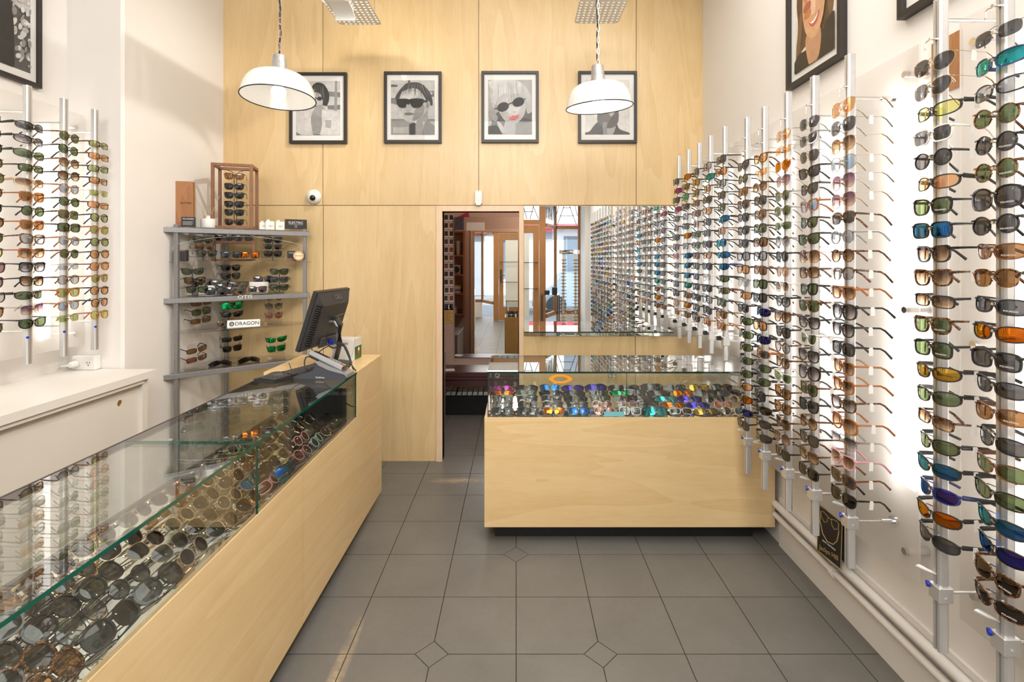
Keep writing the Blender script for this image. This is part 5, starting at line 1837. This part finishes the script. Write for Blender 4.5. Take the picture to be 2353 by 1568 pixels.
S = smooth_loop
# man with long dark fringe, round shades, pale denim shirt
art1 = [(.60, [(-1, .3), (1, .5), (1, 1), (-1, 1)]), (.22, [(.45, .62), (1, .58), (1, .40), (.45, .44)]), (.20, [(.40, .1), (1, .12), (1, -.05), (.45, -.05)]), (.50, [(-1, .75), (-.3, .8), (-.3, .7), (-1, .66)]), (.30, [(.72, -.1), (.86, -.1), (.86, 1), (.76, 1)]),
        (.04, S([(-.45, .55), (-.15, .92), (.25, .88), (.5, .5), (.42, .12), (.25, .1), (-.4, .3)])),
        (.52, S([(-.35, .55), (-.1, .72), (.15, .62), (.22, .3), (.15, .05), (-.02, -.12), (-.2, -.02), (-.36, .25)])),
        (.36, S([(-.12, .05), (.2, .1), (.3, -.2), (.1, -.5), (-.3, -.35)])),
        (.04, S([(.0, .78), (.3, .72), (.42, .3), (.28, .12), (.16, .4), (.05, .55), (-.2, .62)])),
        (.03, ell(-.2, .36, .12, .075)), (.03, ell(.06, .35, .12, .075)), (.03, [(-.1, .38), (.2, .37), (.2, .35), (-.1, .36)]),
        (.16, ell(-.12, .06, .09, .015)),
        (.62, S([(-1, -.2), (-.6, -.12), (-.32, -.25), (-.3, -.95), (-.9, -1.1), (-1.1, -.7)])),
        (.66, S([(.2, -.05), (.35, -.12), (.95, -.2), (1.05, -.9), (.5, -1.1), (.1, -.98), (.15, -.4)])),
        (.30, S([(-.32, -.3), (.14, -.35), (.1, -.9), (-.22, -.95)])), (.40, [(.3, -.45), (.62, -.45), (.6, -.5), (.3, -.5)]), (.42, [(.33, -.5), (.6, -.5), (.58, -.75), (.33, -.72)]),
        (.20, S([(-1, -.7), (-.5, -.9), (.1, -.98), (.1, -1.1), (-1.1, -1.1)])), (.58, S([(-1.1, -.55), (-.75, -.75), (-.2, -1.0), (-.6, -1.05), (-1.1, -.8)]))]
# man in profile-ish, dark rectangular shades
art2 = [(.55, [(-1, -.4), (1, -.4), (1, 1), (-1, 1)]), (.22, [(-1, .35), (-.65, .35), (-.7, .1), (-1, .15)]), (.14, [(-1, .85), (-.68, .83), (-.72, .75), (-1, .75)]), (.12, [(-.22, 1), (-.12, 1), (-.12, .8), (-.22, .8)]), (.25, [(-1, -.42), (1, -.42), (1, -.5), (-1, -.5)]),
        (.30, [(-1, -.5), (1, -.5), (1, -1), (-1, -1)]), (.45, [(-.9, -.72), (-.2, -.72), (-.2, -.95), (-.9, -.95)]), (.14, [(.5, .55), (.95, .62), (.97, .4), (.55, .35)]), (.52, [(.6, .54), (.9, .58), (.9, .48), (.62, .45)]),
        (.34, S([(.1, -.35), (.65, -.1), (.7, -.6), (.9, -1.1), (-.1, -1.1), (.0, -.7)])),
        (.06, S([(-.72, .25), (-.62, .62), (-.2, .88), (.35, .86), (.78, .55), (.9, .1), (.6, .1)])),
        (.50, S([(-.62, .3), (-.4, .65), (.2, .68), (.58, .3), (.6, -.05), (.42, -.35), (-.05, -.55), (-.38, -.45), (-.5, -.2), (-.62, -.02)])),
        (.62, S([(-.5, .4), (-.1, .6), (.25, .5), (.1, .35), (-.4, .3)])), (.28, S([(.15, -.05), (.5, .1), (.45, -.3), (.0, -.5), (.05, -.25)])),
        (.44, ell(.66, .06, .13, .19, -12)), (.22, ell(.67, .07, .06, .1, -12)),
        (.08, S([(-.55, .58), (-.1, .70), (.4, .72), (.62, .4), (.7, .62), (.3, .9), (-.3, .88)])),
        (.02, S([(-.72, .28), (-.2, .30), (-.18, .06), (-.45, -.02), (-.66, .05)])), (.02, S([(-.12, .30), (.48, .30), (.4, .05), (.1, -.02), (-.08, .08)])), (.02, [(-.2, .29), (-.1, .29), (-.1, .22), (-.2, .22)]), (.03, [(.4, .28), (.68, .24), (.68, .18), (.4, .20)]),
        (.38, S([(-.28, .1), (-.14, .06), (-.1, -.1), (-.3, -.12)])), (.16, S([(-.38, -.23), (-.2, -.19), (.08, -.23), (-.1, -.28), (-.3, -.27)])),
        (.05, [(-.15, -.62), (.12, -.55), (.12, -1), (-.15, -1)]), (.56, [(-.02, -.52), (.2, -.5), (.15, -.6)]), (.18, S([(.6, -.5), (1.1, -.8), (1.1, -1.1), (.5, -1.1)]))]
# blonde woman, round black shades, coral lips
art3 = [(.12, [(-1, -1), (1, -1), (1, 1), (-1, 1)]),
        (.42, S([(-1.05, 1.05), (1.05, 1.05), (1.05, .0), (.8, -.1), (.5, .1), (-.6, -.2), (-.9, -.7), (-1.05, -.5)])),
        (.56, S([(-.9, .9), (-.2, 1.0), (.5, .9), (.9, .5), (.95, .1), (.6, .3), (.1, .45), (-.5, .3), (-.8, .0)])),
        (.50, S([(-.55, .35), (.0, .5), (.55, .42), (.72, .0), (.6, -.35), (.25, -.62), (-.1, -.6), (-.42, -.3), (-.6, .05)])),
        (.60, S([(-.2, .25), (.3, .35), (.5, .1), (.3, -.3), (.0, -.35)])),
        (.40, S([(-.15, -.5), (.35, -.6), (.6, -.75), (.5, -1.05), (-.5, -1.05), (-.3, -.75)])),
        (.66, S([(-.95, .95), (.0, 1.02), (.55, .85), (.4, .5), (.0, .52), (-.45, .42), (-.72, .1), (-.75, .5)])),
        (.34, S([(-.9, .2), (-.7, -.2), (-.55, -.4), (-.7, -.55), (-.95, -.3)])), (.46, S([(.75, .1), (1.0, .3), (1.05, -.1), (.8, -.25)])),
        (.02, ell(-.32, .0, .27, .165, 12)), (.02, ell(.38, .18, .27, .165, 12)), (.05, [(-.12, .1), (.14, .19), (.14, .15), (-.12, .06)]), (.05, [(.6, .28), (.72, .32), (.72, .29), (.6, .25)]), (.1, [(-.72, -.06), (-.56, -.03), (-.56, -.06), (-.72, -.09)]),
        (.34, S([(.1, -.13), (.2, -.18), (.28, -.13), (.2, -.2)])), ((.78, .18, .16), S([(-.05, -.42), (.12, -.32), (.22, -.33), (.42, -.28), (.3, -.42), (.1, -.47)])), ((.50, .08, .08), S([(-.03, -.405), (.2, -.36), (.38, -.30), (.2, -.385)])),
        (.03, S([(-1.05, -.75), (-.6, -.7), (-.35, -1.05), (-1.05, -1.05)])), (.50, S([(-.6, -.55), (-.4, -.62), (-.2, -.95), (-.38, -.95)])), (.30, [(.25, -.58), (1, -.58), (1, -1), (.25, -1)])]
# head and dark shoulders on white
art4 = [(.10, S([(-1.05, -.95), (-.8, -.88), (-.55, -.62), (-.3, -.5), (.3, -.5), (.55, -.8), (1.0, -.95), (1.0, -1.2), (-1.05, -1.2)])),
        (.42, S([(-.25, -.55), (-.1, -.9), (.1, -1.05), (.3, -.9), (.35, -.5)])), (.16, S([(-.4, -.1), (-.45, -.5), (-.1, -.75), (.3, -.72), (.5, -.45), (.45, .1), (.3, .55), (-.25, .6)])), (.45, S([(-.05, .3), (.25, .3), (.3, -.2), (.1, -.3)])),
        (.30, [(-.2, -.55), (-.02, -.55), (-.02, -1), (-.2, -1)])]
# smiling person, brown wavy hair, stacked round amber glasses, dark jacket
SK, HR, HR2 = (.62, .34, .18), (.12, .065, .03), (.20, .11, .05)
art5 = [(HR, S([(-.8, .9), (.75, 1.05), (.95, .3), (.85, -.2), (.6, -.45), (-.5, -.5), (-.95, -.7), (-.85, .1)])), (HR2, S([(-.9, -.2), (-.7, .4), (-.55, .1), (-.65, -.4), (-.8, -.75), (-.95, -.6)])), (HR2, S([(.7, .6), (.95, .2), (.8, -.2), (.65, .1)])),
        ((.045, .032, .02), S([(-1.05, -.8), (-.75, -.6), (-.3, -.6), (.4, -.45), (.7, -.25), (1.05, -.25), (1.05, -1.1), (-1.05, -1.1)])),
        ((.52, .28, .15), S([(-.35, -.3), (.35, -.3), (.3, -.9), (-.1, -1.05), (-.3, -.8)])),
        (SK, S([(-.55, .4), (-.4, .95), (.4, 1.0), (.6, .5), (.5, -.05), (.25, -.38), (-.05, -.42), (-.38, -.2)])), ((.75, .48, .30), S([(-.1, .9), (.1, .9), (.12, .2), (.0, .1), (-.1, .2)])),
        ((.60, .22, .10), ell(-.28, .62, .2, .12, 8)), ((.60, .22, .10), ell(.30, .72, .2, .12, 8)), ((.38, .12, .06), ell(-.30, .38, .2, .12, 8)), ((.42, .14, .07), ell(.34, .48, .2, .12, 8)), ((.50, .18, .07), ell(-.27, .2, .18, .1, 8)),
        ((.85, .75, .62), [(-.28, .50), (-.05, .53), (-.05, .515), (-.28, .485)]), ((.85, .75, .62), [(.1, .60), (.4, .63), (.4, .615), (.1, .585)]),
        ((.50, .12, .08), S([(-.2, -.04), (.05, -.02), (.32, .1), (.22, -.1), (.0, -.17)])), ((.85, .80, .72), S([(-.13, -.05), (.05, -.04), (.27, .06), (.15, -.06), (.0, -.1)]))]
art7 = [(.10, [(-1, -1), (1, -1), (1, 1), (-1, 1)]), (.60, S([(.0, 1.0), (1.05, 1.0), (1.05, .5), (.4, .6)]))] + \
       [(random.choice((.3, .5, .66, .7)), ell(.45 + random.random() * .55, -.95 + random.random() * 1.9, .05 + random.random() * .09, .03 + random.random() * .05, random.random() * 90)) for _ in range(46)] + \
       [(.03, S([(-1.1, .75), (-.2, .85), (.25, .7), (.42, .2), (.45, -.6), (.3, -1.1), (-1.1, -1.1)])), (.68, [(-.45, 1), (-.05, .9), (-.12, .35), (-.3, .3)]), (.05, [(-.38, .8), (-.2, .8), (-.18, .0), (-.35, .0)])]
def strands(seed, pts0, pts1, n, tones, w=.008):
    rr = random.Random(seed); out = []
    for _ in range(n):
        u = rr.random()
        a = (pts0[0][0] + (pts0[1][0] - pts0[0][0]) * u, pts0[0][1] + (pts0[1][1] - pts0[0][1]) * u)
        b_ = (pts1[0][0] + (pts1[1][0] - pts1[0][0]) * u + rr.uniform(-.05, .05), pts1[0][1] + (pts1[1][1] - pts1[0][1]) * u + rr.uniform(-.08, .08))
        mx, my = (a[0] + b_[0]) / 2 + (b_[1] - a[1]) * .12 * (1 if u > .5 else -1), (a[1] + b_[1]) / 2 + .04
        P = [((1-t)**2*a[0] + 2*t*(1-t)*mx + t*t*b_[0], (1-t)**2*a[1] + 2*t*(1-t)*my + t*t*b_[1]) for t in [i / 8 for i in range(9)]]
        ww = [w * math.sin(PI * (i + .3) / 8.6) + .001 for i in range(9)]
        out.append((rr.choice(tones), [(p[0] - q, p[1]) for p, q in zip(P, ww)] + [(p[0] + q, p[1]) for p, q in list(zip(P, ww))[::-1]]))
    return out
art3 = art3[:7] + strands(1, [(-.7, .95), (.6, .95)], [(-.85, .05), (.9, .15)], 34, (.52, .60, .70, .38)) + art3[7:]
art2 = art2[:17] + strands(2, [(-.3, .86), (.5, .85)], [(-.55, .5), (.78, .35)], 26, (.05, .14, .22, .30), .006) + art2[17:]
art1 = art1 + strands(3, [(-.2, .88), (.35, .82)], [(-.1, .35), (.44, .25)], 16, (.03, .10, .2), .006)
art5 = art5[:3] + strands(4, [(-.6, .9), (.7, .9)], [(-.85, -.55), (.85, -.2)], 40, ((.30, .17, .08), (.20, .11, .05), (.10, .055, .03)), .010) + art5[3:]
pics = [((664, 796), (166, 329), art1, .58, 'framed monochrome photo of a person in pale denim shirt and round shades'),
        ((882, 1014), (164, 328), art2, .62, 'framed monochrome photo of a person in dark shades with swept side hair'),
        ((1106, 1238), (163, 327), art3, .12, 'framed photo of a blonde person with round black shades and coral lips'),
        ((1329, 1464), (163, 328), art4, .72, 'framed photo of dark shoulders on white behind the glowing pendant')]
dF = BW - .028
for (a, c), (p, q), art, bgt, lab in pics:
    w = (c - a) * dF / F; h = (q - p) * dF / F
    portrait(lab, (X((a + c) / 2, dF), BW - .0005, Z(q, dF)), 0, w, h, art, bgt, w * .765, h * .765)
portrait('framed colour photo of a smiling person in stacked round amber glasses, right wall', (RW - .0005, (2.687 + 2.237) / 2, 2.512), -PI / 2, .450, .560, art5, (.80, .72, .62), .33, .43, .034)
portrait('framed picture with a wide white mount at the top right, mostly cut off', (RW - .0005, (1.903 + 1.453) / 2, 2.514), -PI / 2, .450, .560, [], .70, .33, .40, .034)
portrait('framed monochrome photo of a person in a dark suit, left wall', (LA + .0005, 2.757 - .225, 2.545), PI / 2, .450, .560, art7, .20, .34, .43, .028)
solo('small_board', MB().box((RW - .004, 1.66, 2.18), (RW - .0005, 1.78, 2.37)), 'yellow_paper', 'small brown board on the right wall between the two acrylic panels', 'board')
bpy.data.objects['small_board'].data.materials[0] = MATS['teak']

# ------------------------------------------------------------------ rear room contents
MD = 5.50
solo('leaning_mirror', MB().box((X(1045, MD), MD, Z(822, MD)), (.42, MD + .012, Z(499, MD))), 'mirror_silver', 'large frameless mirror on the pink wall seen through the doorway', 'mirror')
PH = {k: mat('photo_' + k, v, .5, var=.6, vscale=70) for k, v in (('dark', (.05, .035, .04)), ('warm', (.22, .10, .07)), ('cool', (.08, .07, .10)))}
r = random.Random(2)
pol = None
for i in range(12):
    for j in range(3):
        px, py = 1013 + j * 12.0 + (r.uniform(-1, 1) if i > 8 else 0), 500 + i * 18.6
        x, z = X(px, 5.51), Z(py, 5.51)
        o = thing('polaroid_photo', 'small instant photos pinned in rows on the pink wall beyond the doorway', 'photo', (x, 5.519, z), 0, 'instant photos pinned to the pink wall')
        o.rotation_euler = (0, R(r.uniform(-3, 3) if i > 7 else 0), 0)
        part('card', MB().box((-.026, -.002, -.040), (.026, -.0005, .034)), 'card_white', o)
        part('image', MB().box((-.020, -.0026, -.024), (.020, -.0021, .028)), PH[r.choice(('dark', 'dark', 'warm', 'cool'))], o)
t = thing('yellow_flyer', 'yellow printed flyer below the instant photos on the pink wall', 'flyer', (X(1032, 5.51), 5.519, Z(742, 5.51)))
part('sheet', MB().box((-.055, -.002, 0), (.045, -.0005, .21)), 'yellow_paper', t)
part('round_print', MB().tube([(.0, -.002, .175), (.0, -.0026, .175)], .025, 20), 'card_white', t)
b = MB()
for k in range(9): b.box((-.045, -.0024, .02 + k*.013), (.035 - .02 * (k % 3), -.0021, .0235 + k*.013))
part('small_print', b, 'walnut', t)
solo('magenta_card', MB().prism([(0, 0), (.13, 0), (.115, .055)], 0, .002, 'y'), 'magenta_card', 'magenta triangular paper tucked above the mirror in the rear room', 'paper', (X(1052, 5.5), 5.485, Z(499, 5.5)))
t = thing('pinned_postcard', 'dark picture postcard taped on the top left corner of the rear mirror', 'postcard', (X(1056, 5.49), 5.497, Z(529, 5.49)))
part('card', MB().box((-.055, -.002, 0), (.048, 0, .145)), 'ink_20' if 'ink_20' in MATS else 'dark_plastic', t)
part('image', MB().box((-.050, -.0028, .005), (.043, -.0022, .14)), PH['cool'], t)
solo('paper_strip', MB().box((0, -.002, 0), (.20, 0, .09)), 'card_white', 'pale paper strip taped across the top of the rear mirror', 'paper', (X(1072, 5.49), 5.497, Z(530, 5.49)))
# maroon bench, wire crates
t = thing('bench', 'dark maroon wooden bench in the rear room seen through the doorway', 'bench', (-.1, 5.15, 0))
part('seat', MB().bbox((-.75, -.15, .425), (.80, .22, .475), .006).bbox((-.75, -.16, .40), (.80, .21, .4245), .004), 'mahogany', t)
part('apron', MB().bbox((-.73, -.14, .33), (.78, -.115, .3995), .003), 'mahogany', t)
for x in (-.70, .74):
    for y in (-.12, .17):
        part('leg', MB().bbox((x - .02, y - .02, 0), (x + .02, y + .02, .399), .002), 'mahogany', t)
for k in range(2):
    t = thing('drawer_crate', ('left' if k == 0 else 'right') + ' black crate of white cards under the maroon bench', 'crate', (-.42 + k * .68, 5.28, .0))
    part('body', MB().bbox((-.33, -.13, 0), (.33, .16, .20), .006), 'fabric_black', t)
    b = MB()
    for i in range(11):
        for j in range(4): b.box((-.31 + i*.056, -.11 + j*.055, .201), (-.31 + i*.056 + .045, -.11 + j*.055 + .045, .206 + j * .012))
    part('cards', b, 'card_white', t)
    part('handle', MB().tube([(-.2, -.13, .206), (-.19, -.05, .26), (-.18, .05, .27)], .008, 6), 'black_plastic', t)
solo('grey_cabinet', MB().bbox((-1.2, 4.30, 0), (-.706, 5.0, .68), .003).bbox((-1.2, 4.29, .6805), (-.70, 5.01, .70), .003), 'grey_steel', 'grey metal cabinet edge just inside the doorway on the left', 'cabinet')
solo('paper_sheet', MB().box((0, 0, 0), (.10, .10, .001)), 'card_white', 'white sheet of paper on the left end of the maroon bench', 'paper', (X(1024, 5.1), 5.05, .4755), .2)
# shelf on the rear face of the partition, seen in the rear mirror
t = thing('rear_shelves', 'narrow wooden shelves reflected in the rear mirror', 'shelves', (-.85, BW + .10, 1.0))
for x in (-.14, .14): part('side', MB().box((x - .012, .0, -.15), (x + .012, .15, 1.0)), 'teak', t)
for z in (-.14, .14, .40, .66, .985): part('shelf', MB().box((-.127, .0, z - .01), (.127, .15, z + .01)), 'teak', t)
t = thing('soap_bottle', 'brown pump bottle with white label reflected in the rear mirror', 'bottle', (-.88, BW + .18, 1.6715))
part('bottle', MB().lathe([(.036, 0), (.037, .10), (.015, .125), (.014, .14)], 20), 'amber_glass', t, True)
part('sticker', MB().lathe([(.0378, .02), (.0380, .085)], 20, cap=False), 'card_white', t, True)
part('pump', MB().tube([(0, 0, .14), (0, 0, .18), (.0, .04, .182)], .006, 8), 'black_plastic', t)
solo('paper_cups', MB().lathe([(.024, 0), (.030, .16), (.036, .19)], 18), 'card_white', 'stack of paper cups beside the pump bottle on the rear shelves', 'cups', (-.79, BW + .18, 1.6715), smooth=True)
t = thing('box_speaker', 'small white box with round black speaker on the rear shelves', 'speaker', (-.82, BW + .17, 1.4115))
part('body', MB().bbox((-.06, -.04, 0), (.06, .04, .12), .004), 'white_plastic', t)
part('cone', MB().tube([(0, .04, .06), (0, .046, .06)], .048, 24), 'black_plastic', t)
for k in range(5):
    solo('box_file', MB().bbox((-.055, -.05, 0), (.055, .05, .020), .002), ('card_white', 'red_print', 'cyan_card', 'card_white', 'yellow_paper')[k],
         ['lowest', 'second lowest', 'middle', 'second highest', 'topmost'][k] + ' flat box in the stack on the rear shelves', 'box', (-.81, BW + .17, 1.1515 + k * .0205))
solo('coffee_mug', MB().lathe([(.033, 0), (.036, .09), (.033, .09), (.030, .006)], 20).tube([(.034, 0, .02), (.06, 0, .03), (.06, 0, .065), (.034, 0, .075)], .005, 6), 'mug_white', 'pale mug on the lowest of the rear shelves', 'mug', (-.84, BW + .17, .8715), smooth=True)
